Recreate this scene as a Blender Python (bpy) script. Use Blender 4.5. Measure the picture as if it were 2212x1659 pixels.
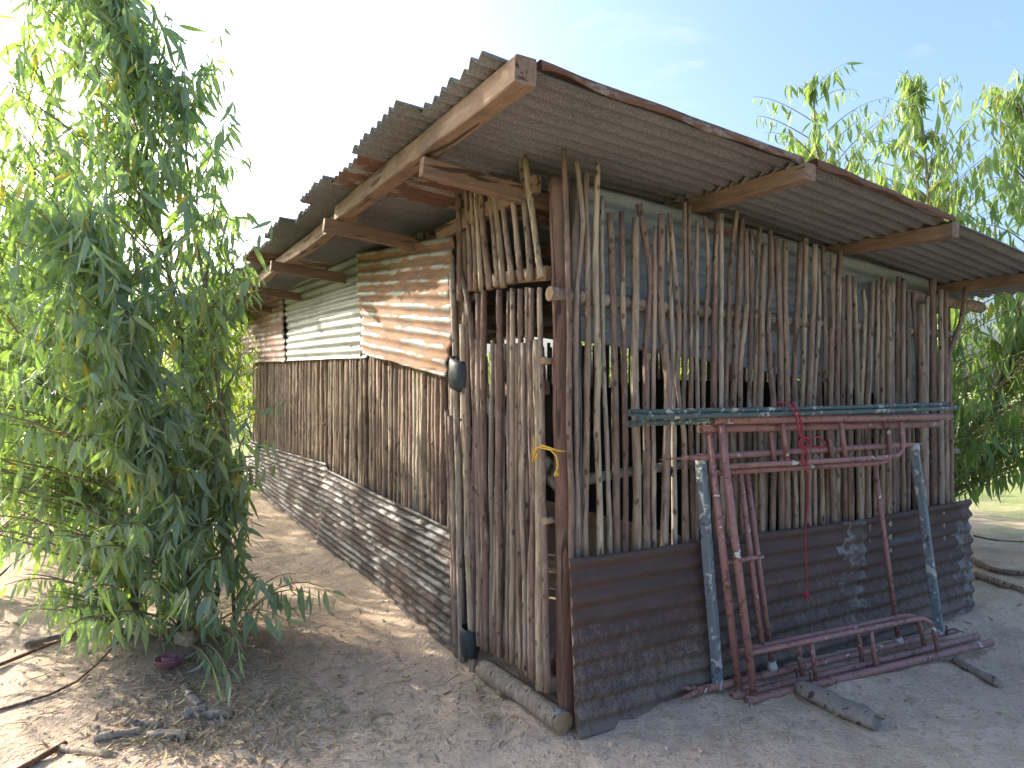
import bpy, math, random
import numpy as np
from mathutils import Vector, Matrix, noise

random.seed(7); rng = np.random.default_rng(7)
S = bpy.context.scene
COL = S.collection
for o in list(bpy.data.objects): bpy.data.objects.remove(o)

# ------------------------------------------------------------------ camera, sky, sun, exposure
W_, H_, F_ = 2212.0, 1659.0, 1440.0
CAM = Vector((-1.814, -2.599, 1.6))
PITCH = math.radians(0.65)
FH = Vector((0.497, 0.868, 0)).normalized()
RT = Vector((FH.y, -FH.x, 0))
FW = (FH*math.cos(PITCH) + Vector((0, 0, 1))*math.sin(PITCH)).normalized()
UP = RT.cross(FW)
cam = bpy.data.cameras.new('camera'); camo = bpy.data.objects.new('camera', cam); COL.objects.link(camo)
cam.sensor_width = 36; cam.lens = 36*F_/W_; cam.clip_end = 3000; cam.clip_start = 0.05
camo.matrix_world = Matrix.Translation(CAM) @ Matrix((RT, UP, -FW)).transposed().to_4x4()
S.camera = camo

SUN = Vector((-0.80, 1.30, 0.66)).normalized()
elev = math.asin(SUN.z); azim = math.atan2(SUN.x, SUN.y)
w = bpy.data.worlds.new('World'); S.world = w; w.use_nodes = True
wn = w.node_tree.nodes; wl = w.node_tree.links
sky = wn.new('ShaderNodeTexSky'); sky.sky_type = 'NISHITA'; sky.sun_disc = False
sky.sun_elevation = elev; sky.sun_rotation = azim
sky.air_density = 1.0; sky.dust_density = 7.5; sky.ozone_density = 4.0; sky.altitude = 200
bg = wn['Background']; bg.inputs['Strength'].default_value = 0.10
# a few thin wisps of high cloud over the whole sky
wtc = wn.new('ShaderNodeTexCoord'); wmp = wn.new('ShaderNodeMapping'); wmp.inputs['Scale'].default_value = (1.6, 2.4, 7.0)
wno = wn.new('ShaderNodeTexNoise'); wno.inputs['Scale'].default_value = 2.6; wno.inputs['Detail'].default_value = 9; wno.inputs['Roughness'].default_value = 0.62; wno.inputs['Distortion'].default_value = 0.6
wra = wn.new('ShaderNodeValToRGB'); wra.color_ramp.elements[0].position = 0.58; wra.color_ramp.elements[0].color = (0, 0, 0, 1)
wra.color_ramp.elements[1].position = 0.80; wra.color_ramp.elements[1].color = (0.45, 0.45, 0.45, 1)
wmx = wn.new('ShaderNodeMix'); wmx.data_type = 'RGBA'; wmx.inputs[7].default_value = (2.0, 2.1, 2.2, 1)
wl.new(wtc.outputs['Generated'], wmp.inputs['Vector']); wl.new(wmp.outputs[0], wno.inputs['Vector']); wl.new(wno.outputs['Fac'], wra.inputs['Fac'])
wl.new(wra.outputs['Color'], wmx.inputs[0]); wl.new(sky.outputs[0], wmx.inputs[6]); wl.new(wmx.outputs[2], bg.inputs['Color'])
sl = bpy.data.lights.new('sun', 'SUN'); sl.energy = 2.1; sl.angle = math.radians(0.53); sl.color = (1, 0.90, 0.74)
so = bpy.data.objects.new('sun', sl); COL.objects.link(so)
so.rotation_euler = SUN.to_track_quat('Z', 'Y').to_euler()
S.view_settings.view_transform = 'Standard'; S.view_settings.look = 'None'
S.view_settings.exposure = 2.45; S.view_settings.gamma = 1.0
try: S.view_settings.use_curve_mapping = False
except Exception: pass
S.render.engine = 'CYCLES'
S.cycles.max_bounces = 5; S.cycles.transmission_bounces = 3; S.cycles.diffuse_bounces = 4; S.cycles.glossy_bounces = 2

# ------------------------------------------------------------------ helpers
def ray(px, py):
    return (RT*(px-W_/2) + UP*(H_/2-py) + FW*F_).normalized()
def onX(px, py, X=0.0): d = ray(px, py); return CAM + d*((X-CAM.x)/d.x)
def onY(px, py, Y=0.0): d = ray(px, py); return CAM + d*((Y-CAM.y)/d.y)
def onZ(px, py, Z=0.0): d = ray(px, py); return CAM + d*((Z-CAM.z)/d.z)
def LD(L, D, z=0.0):      # metres right of / in front of the photographer
    p = RT*L + FH*D; return Vector((CAM.x+p.x, CAM.y+p.y, z))
def R(a, b): return random.uniform(a, b)
def G(s): return random.gauss(0, s)

def tag(o, label=None, cat=None, group=None, kind=None):
    if label: o['label'] = label
    if cat: o['category'] = cat
    if group: o['group'] = group
    if kind: o['kind'] = kind
    return o
def link(name, me, mats, parent=None, loc=None):
    for m in (mats if isinstance(mats, (list, tuple)) else [mats]):
        if m.name not in [x.name for x in me.materials if x]: me.materials.append(m)
    o = bpy.data.objects.new(name, me); COL.objects.link(o)
    if parent is not None: o.parent = parent
    if loc is not None: o.location = loc
    return o
def empty(name, loc=(0, 0, 0)):
    o = bpy.data.objects.new(name, None); COL.objects.link(o); o.location = loc
    o.empty_display_size = 0.1; return o
class MB:
    """collects vertices and faces for ONE mesh"""
    def __init__(s): s.v = []; s.f = []; s.m = []; s.a = []
    def tube(s, pts, rad, sides=8, cap=True, capm=None, m=0, jit=0.0):
        pts = [Vector(p) for p in pts]; n = len(pts)
        if not isinstance(rad, (list, tuple)): rad = [rad]*n
        b = len(s.v); t0 = (pts[1]-pts[0]).normalized()
        ref = Vector((1, 0, 0)) if abs(t0.x) < 0.8 else Vector((0, 1, 0))
        nx = t0.cross(ref).normalized()
        for i, p in enumerate(pts):
            t = (pts[min(i+1, n-1)]-pts[max(i-1, 0)]).normalized()
            nx = (nx - t*nx.dot(t)).normalized(); ny = t.cross(nx)
            for k in range(sides):
                a = 2*math.pi*k/sides
                r = rad[i]*(1+(G(jit) if jit else 0))
                s.v.append(p + nx*math.cos(a)*r + ny*math.sin(a)*r)
        for i in range(n-1):
            for k in range(sides):
                k2 = (k+1) % sides
                s.f.append((b+i*sides+k, b+i*sides+k2, b+(i+1)*sides+k2, b+(i+1)*sides+k)); s.m.append(m)
        if cap:
            cm = m if capm is None else capm
            s.f.append(tuple(b+k for k in reversed(range(sides)))); s.m.append(cm)
            s.f.append(tuple(b+(n-1)*sides+k for k in range(sides))); s.m.append(cm)
        return s
    def box(s, p0, p1, wid, hei, side=None, m=0, bev=0.006):
        """a beam from p0 to p1, chamfered"""
        p0 = Vector(p0); p1 = Vector(p1); t = (p1-p0).normalized()
        upv = Vector((0, 0, 1)) if side is None else Vector(side)
        sx = t.cross(upv).normalized(); sy = sx.cross(t).normalized()
        a, c = wid/2, hei/2; e = bev
        prof = [(-a+e, -c), (a-e, -c), (a, -c+e), (a, c-e), (a-e, c), (-a+e, c), (-a, c-e), (-a, -c+e)]
        b = len(s.v); N = 10
        for i in range(N+1):
            p = p0.lerp(p1, i/N); wp_ = 0.005 if (p1-p0).length > 1.5 else 0.001; wob = (sx*noise.noise(Vector((i*.8, p0.x*3, p0.y))) + sy*noise.noise(Vector((i*.8, p0.y*3, 7))))*wp_
            for x, y in prof: s.v.append(p + sx*(x+G(.0016)) + sy*(y+G(.0016)) + wob)
        for i in range(N):
            for k in range(8):
                k2 = (k+1) % 8
                s.f.append((b+i*8+k, b+i*8+k2, b+(i+1)*8+k2, b+(i+1)*8+k)); s.m.append(m)
        s.f.append(tuple(b+k for k in reversed(range(8)))); s.m.append(m)
        s.f.append(tuple(b+N*8+k for k in range(8))); s.m.append(m)
        return s
    def mesh(s, name, smooth=True, org=None):
        me = bpy.data.meshes.new(name)
        org = Vector(org) if org is not None else Vector((0, 0, 0))
        me.from_pydata([tuple(Vector(v)-org) for v in s.v], [], s.f)
        me.polygons.foreach_set('material_index', s.m if len(s.m) == len(s.f) else [0]*len(s.f))
        me.polygons.foreach_set('use_smooth', [smooth and len(f) <= 4 for f in s.f])
        me.update(); return me
    def build(s, name, mats, parent=None, smooth=True, org=None):
        """org in world space; the parent empties here carry no rotation"""
        org = Vector(org) if org is not None else Vector(s.v[0])
        me = s.mesh(name, smooth, org)
        o = link(name, me, mats, parent)
        o.location = org - (parent_world(parent) if parent else Vector((0, 0, 0)))
        return o
def parent_world(p):
    q = Vector((0, 0, 0))
    while p is not None: q += p.location; p = p.parent
    return q

# ------------------------------------------------------------------ materials
class NT:
    def __init__(s, name):
        s.mat = bpy.data.materials.new(name); s.mat.use_nodes = True
        s.n = s.mat.node_tree.nodes; s.l = s.mat.node_tree.links
        s.bsdf = s.n['Principled BSDF']; s.out = s.n['Material Output']
    def N(s, t, **kw):
        n = s.n.new(t)
        for k, v in kw.items(): setattr(n, k, v)
        return n
    def L(s, a, b): s.l.new(a, b)
    def coord(s, scale=(1, 1, 1), which='Object', rnd=True):
        tc = s.N('ShaderNodeTexCoord'); mp = s.N('ShaderNodeMapping'); mp.inputs['Scale'].default_value = scale
        src = tc.outputs[which]
        if rnd:
            oi = s.N('ShaderNodeObjectInfo'); ad = s.N('ShaderNodeVectorMath', operation='ADD')
            mu = s.N('ShaderNodeMath', operation='MULTIPLY'); mu.inputs[1].default_value = 37.0
            s.L(oi.outputs['Random'], mu.inputs[0]); s.L(src, ad.inputs[0]); s.L(mu.outputs[0], ad.inputs[1]); src = ad.outputs[0]
        s.L(src, mp.inputs['Vector']); return mp.outputs[0]
    def noise(s, vec, scale, detail=4, rough=0.6, dist=0.0):
        n = s.N('ShaderNodeTexNoise'); n.inputs['Scale'].default_value = scale; n.inputs['Detail'].default_value = detail
        n.inputs['Roughness'].default_value = rough; n.inputs['Distortion'].default_value = dist
        s.L(vec, n.inputs['Vector']); return n.outputs['Fac']
    def ramp(s, fac, stops, interp='LINEAR'):
        r = s.N('ShaderNodeValToRGB'); r.color_ramp.interpolation = interp
        e = r.color_ramp.elements
        while len(e) < len(stops): e.new(0.5)
        for el, (p, c) in zip(e, stops):
            el.position = p; el.color = (c, c, c, 1) if isinstance(c, (int, float)) else (*c, 1)
        s.L(fac, r.inputs['Fac']); return r.outputs['Color']
    def mix(s, fac, a, b, mode='MIX'):
        m = s.N('ShaderNodeMix', data_type='RGBA', blend_type=mode)
        for i, x in ((0, fac), (6, a), (7, b)):
            if hasattr(x, 'links'): s.L(x, m.inputs[i])
            else: m.inputs[i].default_value = x if isinstance(x, (int, float)) else (*x, 1)
        return m.outputs[2]
    def math(s, op, a, b=0.0):
        m = s.N('ShaderNodeMath', operation=op)
        for i, x in enumerate((a, b)):
            if hasattr(x, 'links'): s.L(x, m.inputs[i])
            else: m.inputs[i].default_value = x
        return m.outputs[0]
    def col(s, c):
        if hasattr(c, 'links'): s.L(c, s.bsdf.inputs['Base Color'])
        else: s.bsdf.inputs['Base Color'].default_value = (*c, 1)
    def rough(s, r):
        if hasattr(r, 'links'): s.L(r, s.bsdf.inputs['Roughness'])
        else: s.bsdf.inputs['Roughness'].default_value = r
    def spec(s, v): s.bsdf.inputs['Specular IOR Level'].default_value = v
    def bump(s, h, strength=0.3, dist=0.01, chain=None):
        b = s.N('ShaderNodeBump'); b.inputs['Strength'].default_value = strength; b.inputs['Distance'].default_value = dist
        s.L(h, b.inputs['Height'])
        if chain is not None: s.L(chain, b.inputs['Normal'])
        s.L(b.outputs[0], s.bsdf.inputs['Normal']); return b.outputs[0]

def mat_bark(name, stops, peel=0.35, pale=(0.42, 0.34, 0.25)):
    t = NT(name); v = t.coord((1, 1, 0.16)); v1 = t.coord((1, 1, 1))
    oi = t.N('ShaderNodeObjectInfo')
    base = t.ramp(oi.outputs['Random'], stops)
    streak = t.noise(v, 55, 5, 0.65)
    c = t.mix(t.ramp(streak, [(0.3, 0.0), (0.75, 1.0)]), t.mix(0.68, base, (0.05, 0.032, 0.026)), base)
    patch = t.noise(v, 9, 4, 0.6, 0.6)
    pm = t.ramp(patch, [(0.56, 0.0), (0.61, 1.0)])
    c = t.mix(t.math('MULTIPLY', pm, peel*2.0), c, pale)
    lich = t.noise(v1, 14, 3, 0.7)
    cr = t.ramp(t.noise(t.coord((1, 1, .07)), 38, 3, 0.6, 0.5), [(0.33, 1.0), (0.38, 0.0)])
    c = t.mix(t.math('MULTIPLY', cr, 0.75), c, (0.045, 0.03, 0.025))
    c = t.mix(t.math('MULTIPLY', t.ramp(lich, [(0.55, 0.0), (0.7, 1.0)]), 0.35), c, (0.36, 0.32, 0.26))
    vo = t.N('ShaderNodeTexVoronoi'); vo.inputs['Scale'].default_value = 20; t.L(t.coord((1, 1, 0.55)), vo.inputs['Vector'])
    k = t.ramp(vo.outputs['Distance'], [(0.13, 1.0), (0.22, 0.0)])
    c = t.mix(t.math('MULTIPLY', k, 0.7), c, (0.03, 0.022, 0.018))
    t.col(c); t.rough(0.82); t.spec(0.25)
    b = t.bump(t.math('ADD', streak, t.math('MULTIPLY', pm, 0.5)), 0.9, 0.008)
    t.bump(t.math('MULTIPLY', k, -1.0), 0.5, 0.004, b)
    return t.mat
BARK = mat_bark('pole_bark', [(0.0, (0.21, 0.135, 0.105)), (0.22, (0.38, 0.285, 0.22)), (0.42, (0.26, 0.17, 0.13)), (0.60, (0.45, 0.355, 0.25)),
                              (0.76, (0.30, 0.21, 0.175)), (0.9, (0.54, 0.47, 0.37)), (1.0, (0.17, 0.11, 0.09))])
BARK_PALE = mat_bark('peeled_pole_wood', [(0.0, (0.50, 0.41, 0.28)), (1.0, (0.56, 0.46, 0.33))], 0.2, (0.6, 0.5, 0.37))
BARK_DRY = mat_bark('dry_log_bark', [(0.0, (0.27, 0.22, 0.17)), (1.0, (0.36, 0.30, 0.23))], 0.3, (0.42, 0.36, 0.28))
def mat_wood(name, c1, c2, dark, sc=(1, 1, 1), rough=0.8, along='x'):
    t = NT(name)
    st = {'x': (0.08, 1, 1), 'y': (1, 0.08, 1), 'z': (1, 1, 0.08)}[along]
    v = t.coord(st); g = t.noise(v, 60, 5, 0.6, 0.8); pch = t.noise(t.coord((1, 1, 1)), 4, 4, 0.6)
    c = t.mix(t.ramp(g, [(0.3, 0.0), (0.7, 1.0)]), c1, c2)
    c = t.mix(t.math('MULTIPLY', t.ramp(pch, [(0.5, 0.0), (0.68, 1.0)]), 0.6), c, dark)
    cr = t.noise(v, 26, 2, 0.5, 0.4); cm = t.ramp(cr, [(0.34, 1.0), (0.38, 0.0)])
    c = t.mix(t.math('MULTIPLY', cm, 0.8), c, (0.025, 0.018, 0.014))
    t.col(c); t.rough(rough); t.spec(0.25); t.bump(t.math('SUBTRACT', g, cm), 0.4, 0.006); return t.mat
ENDW = mat_wood('cut_wood_end', (0.38, 0.27, 0.16), (0.30, 0.20, 0.11), (0.12, 0.08, 0.05))
TIMBER_Y = mat_wood('sawn_timber_long', (0.31, 0.21, 0.145), (0.18, 0.12, 0.085), (0.10, 0.075, 0.06), along='y')
TIMBER_X = mat_wood('sawn_timber_cross', (0.25, 0.165, 0.12), (0.165, 0.11, 0.08), (0.085, 0.065, 0.055), along='x')
TIMBER_Z = mat_wood('red_split_post', (0.19, 0.105, 0.078), (0.09, 0.052, 0.042), (0.20, 0.165, 0.13), along='z')
GREYWOOD = mat_wood('grey_weathered_bark', (0.20, 0.17, 0.14), (0.12, 0.10, 0.085), (0.05, 0.042, 0.036), along='z')
DRIFT = mat_wood('dry_split_wood', (0.30, 0.26, 0.21), (0.20, 0.165, 0.13), (0.09, 0.075, 0.06), along='x')

def mat_tin(name, zinc, rust, rust2, amount, ridge=0.0, stretch=(0.25, 0.25, 1.0), metal=0.35, speck=0.3, rough=0.55, splash=0.0):
    """amount: share of the sheet that rusted; ridge>0 keeps zinc on the wave crests"""
    t = NT(name); v = t.coord(stretch); v1 = t.coord((1, 1, 1))
    a = t.N('ShaderNodeAttribute'); a.attribute_name = 'wave'
    n1 = t.noise(v, 6.5, 6, 0.62, 0.4); n2 = t.noise(v, 19, 5, 0.65); n3 = t.noise(v1, 150, 3, 0.6); n4 = t.noise(v1, 3.2, 3, 0.5)
    f = t.math('ADD', t.math('MULTIPLY', n1, 0.62), t.math('MULTIPLY', n2, 0.38))
    f = t.math('SUBTRACT', f, t.math('MULTIPLY', a.outputs['Fac'], ridge))
    th = 0.5 + (0.5-amount)*0.42
    rm = t.ramp(f, [(max(th-0.03, 0), 0.0), (min(th+0.03, 1), 1.0)])
    rc = t.mix(t.ramp(n2, [(0.35, 0.0), (0.65, 1.0)]), rust, rust2)
    zc = t.mix(t.ramp(n4, [(0.3, 0.0), (0.7, 1.0)]), zinc, tuple(x*0.72 for x in zinc))
    zc = t.mix(t.math('MULTIPLY', t.ramp(n3, [(0.45, 0.0), (0.62, 1.0)]), speck), zc, tuple(min(1, x*1.7) for x in zinc))
    c = t.mix(rm, zc, rc)
    c = t.mix(t.math('MULTIPLY', t.ramp(n3, [(0.3, 1.0), (0.5, 0.0)]), 0.35), c, tuple(x*0.4 for x in rust2))
    if splash:      # sand splashed up from the ground sticks to the foot of the sheet
        tc2 = t.N('ShaderNodeTexCoord'); sp2 = t.N('ShaderNodeSeparateXYZ'); t.L(tc2.outputs['Object'], sp2.inputs[0])
        n6 = t.noise(v1, 130, 4, 0.7); n7 = t.noise(t.coord((1, 1, .35)), 30, 3, 0.6)
        hm = t.ramp(t.math('ADD', sp2.outputs[2], t.math('MULTIPLY', t.math('SUBTRACT', n4, 0.5), 0.5)), [(0.0, 0.42), (0.55, 0.06), (0.9, 0.0)])
        mk = t.ramp(t.math('ADD', t.math('ADD', t.math('MULTIPLY', n6, .6), t.math('MULTIPLY', n7, .4)), t.math('MULTIPLY', hm, 0.55)), [(0.60, 0.0), (0.72, 1.0)])
        c = t.mix(t.math('MULTIPLY', mk, splash), c, (0.36, 0.31, 0.25))
    t.col(c)
    t.L(t.ramp(rm, [(0.0, metal), (1.0, 0.0)]), t.bsdf.inputs['Metallic'])
    t.rough(t.ramp(rm, [(0.0, rough), (1.0, 0.85)])); t.spec(0.3)
    b = t.bump(t.math('ADD', t.math('MULTIPLY', rm, 0.5), n3), 0.25, 0.003)
    t.bump(n4, 0.35, 0.03, b)
    return t.mat
TIN_ROOF = mat_tin('roof_tin', (0.165, 0.165, 0.165), (0.10, 0.055, 0.04), (0.14, 0.08, 0.055), 0.14, 0.0, (0.3, 1.0, 1.0), 0.1, 0.5, 0.8)
TIN_ROOF_R = mat_tin('roof_tin_rusty', (0.26, 0.25, 0.23), (0.12, 0.058, 0.04), (0.17, 0.095, 0.065), 0.58, 0.0, (0.3, 1.0, 1.0), 0.1, 0.5, 0.8)
TIN_ORANGE = mat_tin('wall_tin_rust_orange', (0.25, 0.28, 0.255), (0.15, 0.10, 0.08), (0.28, 0.15, 0.075), 0.68, 0.11, (0.3, 0.3, 1.0), 0.08, 0.2)
TIN_GREY = mat_tin('wall_tin_grey_green', (0.205, 0.23, 0.21), (0.17, 0.11, 0.08), (0.20, 0.14, 0.10), 0.18, 0.0, (0.3, 0.3, 1.0), 0.1, 0.2)
TIN_MIX = mat_tin('wall_tin_brown_grey', (0.28, 0.29, 0.27), (0.16, 0.09, 0.07), (0.22, 0.13, 0.095), 0.6, 0.04, (0.22, 0.22, 1.0), 0.25, 0.2)
TIN_DARK = mat_tin('low_tin_dark_brown', (0.095, 0.088, 0.085), (0.075, 0.050, 0.043), (0.10, 0.064, 0.053), 0.8, 0.02, (0.25, 0.25, 1.0), 0.12, 0.25, 0.7, 0.3)
TIN_SIDE = mat_tin('low_side_tin_brown', (0.10, 0.10, 0.10), (0.08, 0.05, 0.042), (0.05, 0.042, 0.04), 0.58, 0.05, (0.3, 0.3, 1.0), 0.2, 0.4, 0.6)
TIN_BLUE = mat_tin('front_upper_tin_blue_grey', (0.25, 0.285, 0.29), (0.17, 0.075, 0.055), (0.22, 0.11, 0.08), 0.3, 0.03, (0.12, 0.12, 1.0), 0.3, 0.15)
TIN_END = mat_tin('torn_tin_end', (0.20, 0.19, 0.175), (0.13, 0.095, 0.08), (0.10, 0.07, 0.058), 0.55, 0.0, (1, 1, 1), 0.15, 0.4, 0.75)

def mat_paint(name, c1, c2, chip, rust, splat=0.62):
    t = NT(name); v = t.coord((1, 1, 1))
    n1 = t.noise(v, 14, 5, 0.7); n2 = t.noise(v, 40, 4, 0.6); n3 = t.noise(v, 24, 2, 0.5, 0.5); n4 = t.noise(v, 6, 3, 0.6)
    c = t.mix(n1, c1, c2)
    c = t.mix(t.ramp(t.math('ADD', n2, t.math('MULTIPLY', n4, 0.6)), [(0.88, 0.0), (0.93, 1.0)]), c, rust)
    c = t.mix(t.ramp(t.math('ADD', t.math('MULTIPLY', n3, 0.75), t.math('MULTIPLY', n4, 0.3)), [(splat, 0.0), (splat+0.02, 1.0)]), c, chip)
    t.col(c); t.rough(0.6); t.spec(0.35); t.bump(n2, 0.2, 0.003); return t.mat
RED = mat_paint('red_oxide_paint', (0.21, 0.088, 0.075), (0.37, 0.215, 0.19), (0.55, 0.53, 0.50), (0.15, 0.07, 0.05), 0.675)
BLUE = mat_paint('blue_grey_paint', (0.13, 0.165, 0.19), (0.19, 0.225, 0.24), (0.45, 0.45, 0.42), (0.07, 0.08, 0.09), 0.605)
GREENPIPE = mat_paint('grey_green_paint', (0.055, 0.085, 0.085), (0.09, 0.125, 0.115), (0.40, 0.41, 0.36), (0.10, 0.12, 0.11), 0.60)
def mat_plain(name, c, rough=0.7, var=0.25, sc=20, bumpd=0.003):
    t = NT(name); n = t.noise(t.coord(), sc, 4, 0.6)
    t.col(t.mix(n, tuple(x*(1-var) for x in c), tuple(min(1, x*(1+var)) for x in c))); t.rough(rough); t.spec(0.3); t.bump(n, 0.3, bumpd); return t.mat
RUBBER = mat_plain('black_rubber', (0.035, 0.042, 0.05), 0.5, 0.4, 30)
ROPE = mat_plain('red_rope', (0.30, 0.03, 0.045), 0.7, 0.4, 120)
TWINE = mat_plain('yellow_twine', (0.55, 0.33, 0.04), 0.7, 0.3, 120)
BOWL = mat_plain('mauve_clay_bowl', (0.22, 0.10, 0.12), 0.75, 0.25, 25)
CEMENT = mat_plain('cement_smear', (0.42, 0.43, 0.40), 0.9, 0.3, 40)
IRON = mat_plain('rusty_iron', (0.10, 0.055, 0.04), 0.8, 0.4, 50)
SACK = mat_plain('white_sack', (0.55, 0.54, 0.50), 0.8, 0.15, 15)
BUCKET = mat_plain('dark_green_plastic', (0.015, 0.075, 0.055), 0.45, 0.2, 10)
STRAW = mat_plain('dry_straw', (0.42, 0.34, 0.20), 0.8, 0.35, 30)
DEADLEAF = mat_plain('dead_leaf', (0.30, 0.23, 0.14), 0.8, 0.5, 12)
FEATHER = mat_plain('white_feather', (0.75, 0.75, 0.75), 0.8, 0.1, 12)

def mat_leaf(name, c1, c2, c3, tr, trw=0.5):
    t = NT(name); at = t.N('ShaderNodeAttribute'); at.attribute_name = 'tint'
    oi = t.N('ShaderNodeObjectInfo')
    x = t.math('FRACT', t.math('ADD', at.outputs['Fac'], oi.outputs['Random']))
    c = t.ramp(x, [(0.0, c1), (0.5, c2), (0.95, c3), (0.985, (0.30, 0.26, 0.04))])
    t.col(c); t.rough(0.42); t.spec(0.5)
    tl = t.N('ShaderNodeBsdfTranslucent')
    t.L(t.ramp(x, [(0.0, tr), (0.95, tuple(q*1.2 for q in tr)), (0.985, (0.75, 0.62, 0.06))]), tl.inputs['Color'])
    ms = t.N('ShaderNodeMixShader'); ms.inputs[0].default_value = trw
    t.L(t.bsdf.outputs[0], ms.inputs[1]); t.L(tl.outputs[0], ms.inputs[2]); t.L(ms.outputs[0], t.out.inputs['Surface'])
    return t.mat
LEAF = mat_leaf('eucalyptus_leaf', (0.20, 0.275, 0.215), (0.25, 0.33, 0.265), (0.24, 0.32, 0.20), (0.34, 0.53, 0.07), 0.42)
LEAF_R = mat_leaf('eucalyptus_leaf_pale', (0.11, 0.19, 0.10), (0.14, 0.22, 0.11), (0.2, 0.27, 0.10), (0.30, 0.44, 0.065), 0.48)
LEAF_BG = mat_leaf('bush_leaf', (0.06, 0.13, 0.04), (0.08, 0.16, 0.045), (0.12, 0.19, 0.05), (0.34, 0.48, 0.05), 0.5)
STEM = mat_bark('green_grey_stem', [(0.0, (0.24, 0.25, 0.17)), (1.0, (0.30, 0.29, 0.20))], 0.15)
STEM_BR = mat_bark('red_brown_stem', [(0.0, (0.22, 0.10, 0.06)), (1.0, (0.26, 0.13, 0.08))], 0.15)
STEM_OR = mat_bark('orange_trunk', [(0.0, (0.42, 0.14, 0.05)), (1.0, (0.42, 0.14, 0.05))], 0.1, (0.5, 0.22, 0.1))
TWIG = mat_plain('leafy_twig', (0.22, 0.20, 0.11), 0.7, 0.3, 30)

# ground ------------------------------------------------------------
TREE = onZ(385, 1385, 0.0); MOUND = LD(4.75, 5.75)
def mat_ground():
    t = NT('sandy_ground'); tc = t.N('ShaderNodeTexCoord'); v = tc.outputs['Object']
    n1 = t.noise(v, 0.9, 6, 0.6); n2 = t.noise(v, 7, 6, 0.65); n3 = t.noise(v, 60, 4, 0.65); n5 = t.noise(v, 0.25, 4, 0.6)
    vo = t.N('ShaderNodeTexVoronoi'); vo.inputs['Scale'].default_value = 46; t.L(v, vo.inputs['Vector'])
    c = t.mix(t.ramp(n1, [(0.35, 0.0), (0.65, 1.0)]), (0.62, 0.465, 0.33), (0.68, 0.52, 0.375))
    c = t.mix(t.ramp(n2, [(0.42, 0.0), (0.72, 1.0)]), c, (0.54, 0.41, 0.30))
    c = t.mix(t.math('MULTIPLY', t.ramp(n3, [(0.5, 0.0), (0.7, 1.0)]), 0.45), c, (0.32, 0.24, 0.18))
    c = t.mix(t.math('MULTIPLY', t.ramp(n3, [(0.28, 1.0), (0.42, 0.0)]), 0.4), c, (0.52, 0.44, 0.35))
    n8 = t.noise(v, 2.6, 5, 0.7); n9 = t.noise(v, 26, 4, 0.7)
    c = t.mix(t.math('MULTIPLY', t.ramp(n8, [(0.48, 0.0), (0.66, 1.0)]), 0.55), c, (0.36, 0.28, 0.215))
    c = t.mix(t.math('MULTIPLY', t.ramp(n9, [(0.54, 0.0), (0.66, 1.0)]), 0.5), c, (0.27, 0.205, 0.155))
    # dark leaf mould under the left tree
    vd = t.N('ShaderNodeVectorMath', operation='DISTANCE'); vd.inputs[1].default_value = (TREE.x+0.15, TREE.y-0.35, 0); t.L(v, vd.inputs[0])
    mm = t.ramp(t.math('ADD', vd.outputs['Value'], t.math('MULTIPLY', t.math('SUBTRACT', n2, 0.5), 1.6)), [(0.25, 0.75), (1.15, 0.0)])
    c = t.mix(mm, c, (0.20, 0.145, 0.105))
    # grass takes over away from the yard
    sp = t.N('ShaderNodeSeparateXYZ'); t.L(v, sp.inputs[0])
    dx = t.math('ABSOLUTE', t.math('SUBTRACT', sp.outputs[0], 1.0)); dy = t.math('ABSOLUTE', t.math('SUBTRACT', sp.outputs[1], 2.0))
    d = t.math('MAXIMUM', t.math('SUBTRACT', dx, 5.2), t.math('SUBTRACT', dy, 11.0))
    g = t.math('ADD', t.math('MULTIPLY', d, 0.25), t.math('MULTIPLY', t.math('SUBTRACT', n5, 0.5), 2.2))
    g = t.math('ADD', g, t.math('SUBTRACT', n2, 0.5))
    gm = t.ramp(g, [(0.15, 0.0), (0.55, 1.0)])
    gc = t.mix(n2, (0.20, 0.26, 0.08), (0.36, 0.36, 0.16))
    gc = t.mix(t.ramp(n5, [(0.55, 0.0), (0.66, 1.0)]), gc, (0.48, 0.40, 0.29))
    t.col(t.mix(gm, c, gc)); t.rough(0.95); t.spec(0.15)
    b = t.bump(n2, 0.6, 0.04); b = t.bump(n9, 0.6, 0.02, b)
    b = t.bump(n3, 0.8, 0.016, b); t.bump(vo.outputs['Distance'], 0.25, 0.012, b)
    return t.mat
GROUND = mat_ground()

def gz(x, y):
    p = Vector((x, y, 0))
    z = 0.045*noise.noise(p*0.55) + 0.020*noise.noise(p*2.1+Vector((7, 3, 1)))
    near = max(0.0, 1.0-((x-0.3)**2+(y-0.8)**2)/60.0)
    z += near*(0.015*noise.noise(p*5.0) + 0.011*noise.noise(p*11.0) + 0.006*noise.noise(p*22.0))
    if x > -0.5 and y > -0.5: z += 0.03*math.exp(-((y+0.09)/0.09)**2)*(1 if x > 0.2 else 0)*(0.6+0.8*abs(noise.noise(p*3)))
    if y > 1.0: z += 0.03*math.exp(-((x+0.12)/0.09)**2)*(0.6+0.8*abs(noise.noise(p*3)))
    b = TREE; z += 0.06*math.exp(-((x-b.x+0.12)**2+(y-b.y+0.18)**2)/0.10) + 0.05*math.exp(-((x-b.x)**2+(y-b.y)**2)/0.6)
    q = MOUND; z += 0.16*math.exp(-(((x-q.x)/1.1)**2+((y-q.y)/0.6)**2))
    return z
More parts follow.
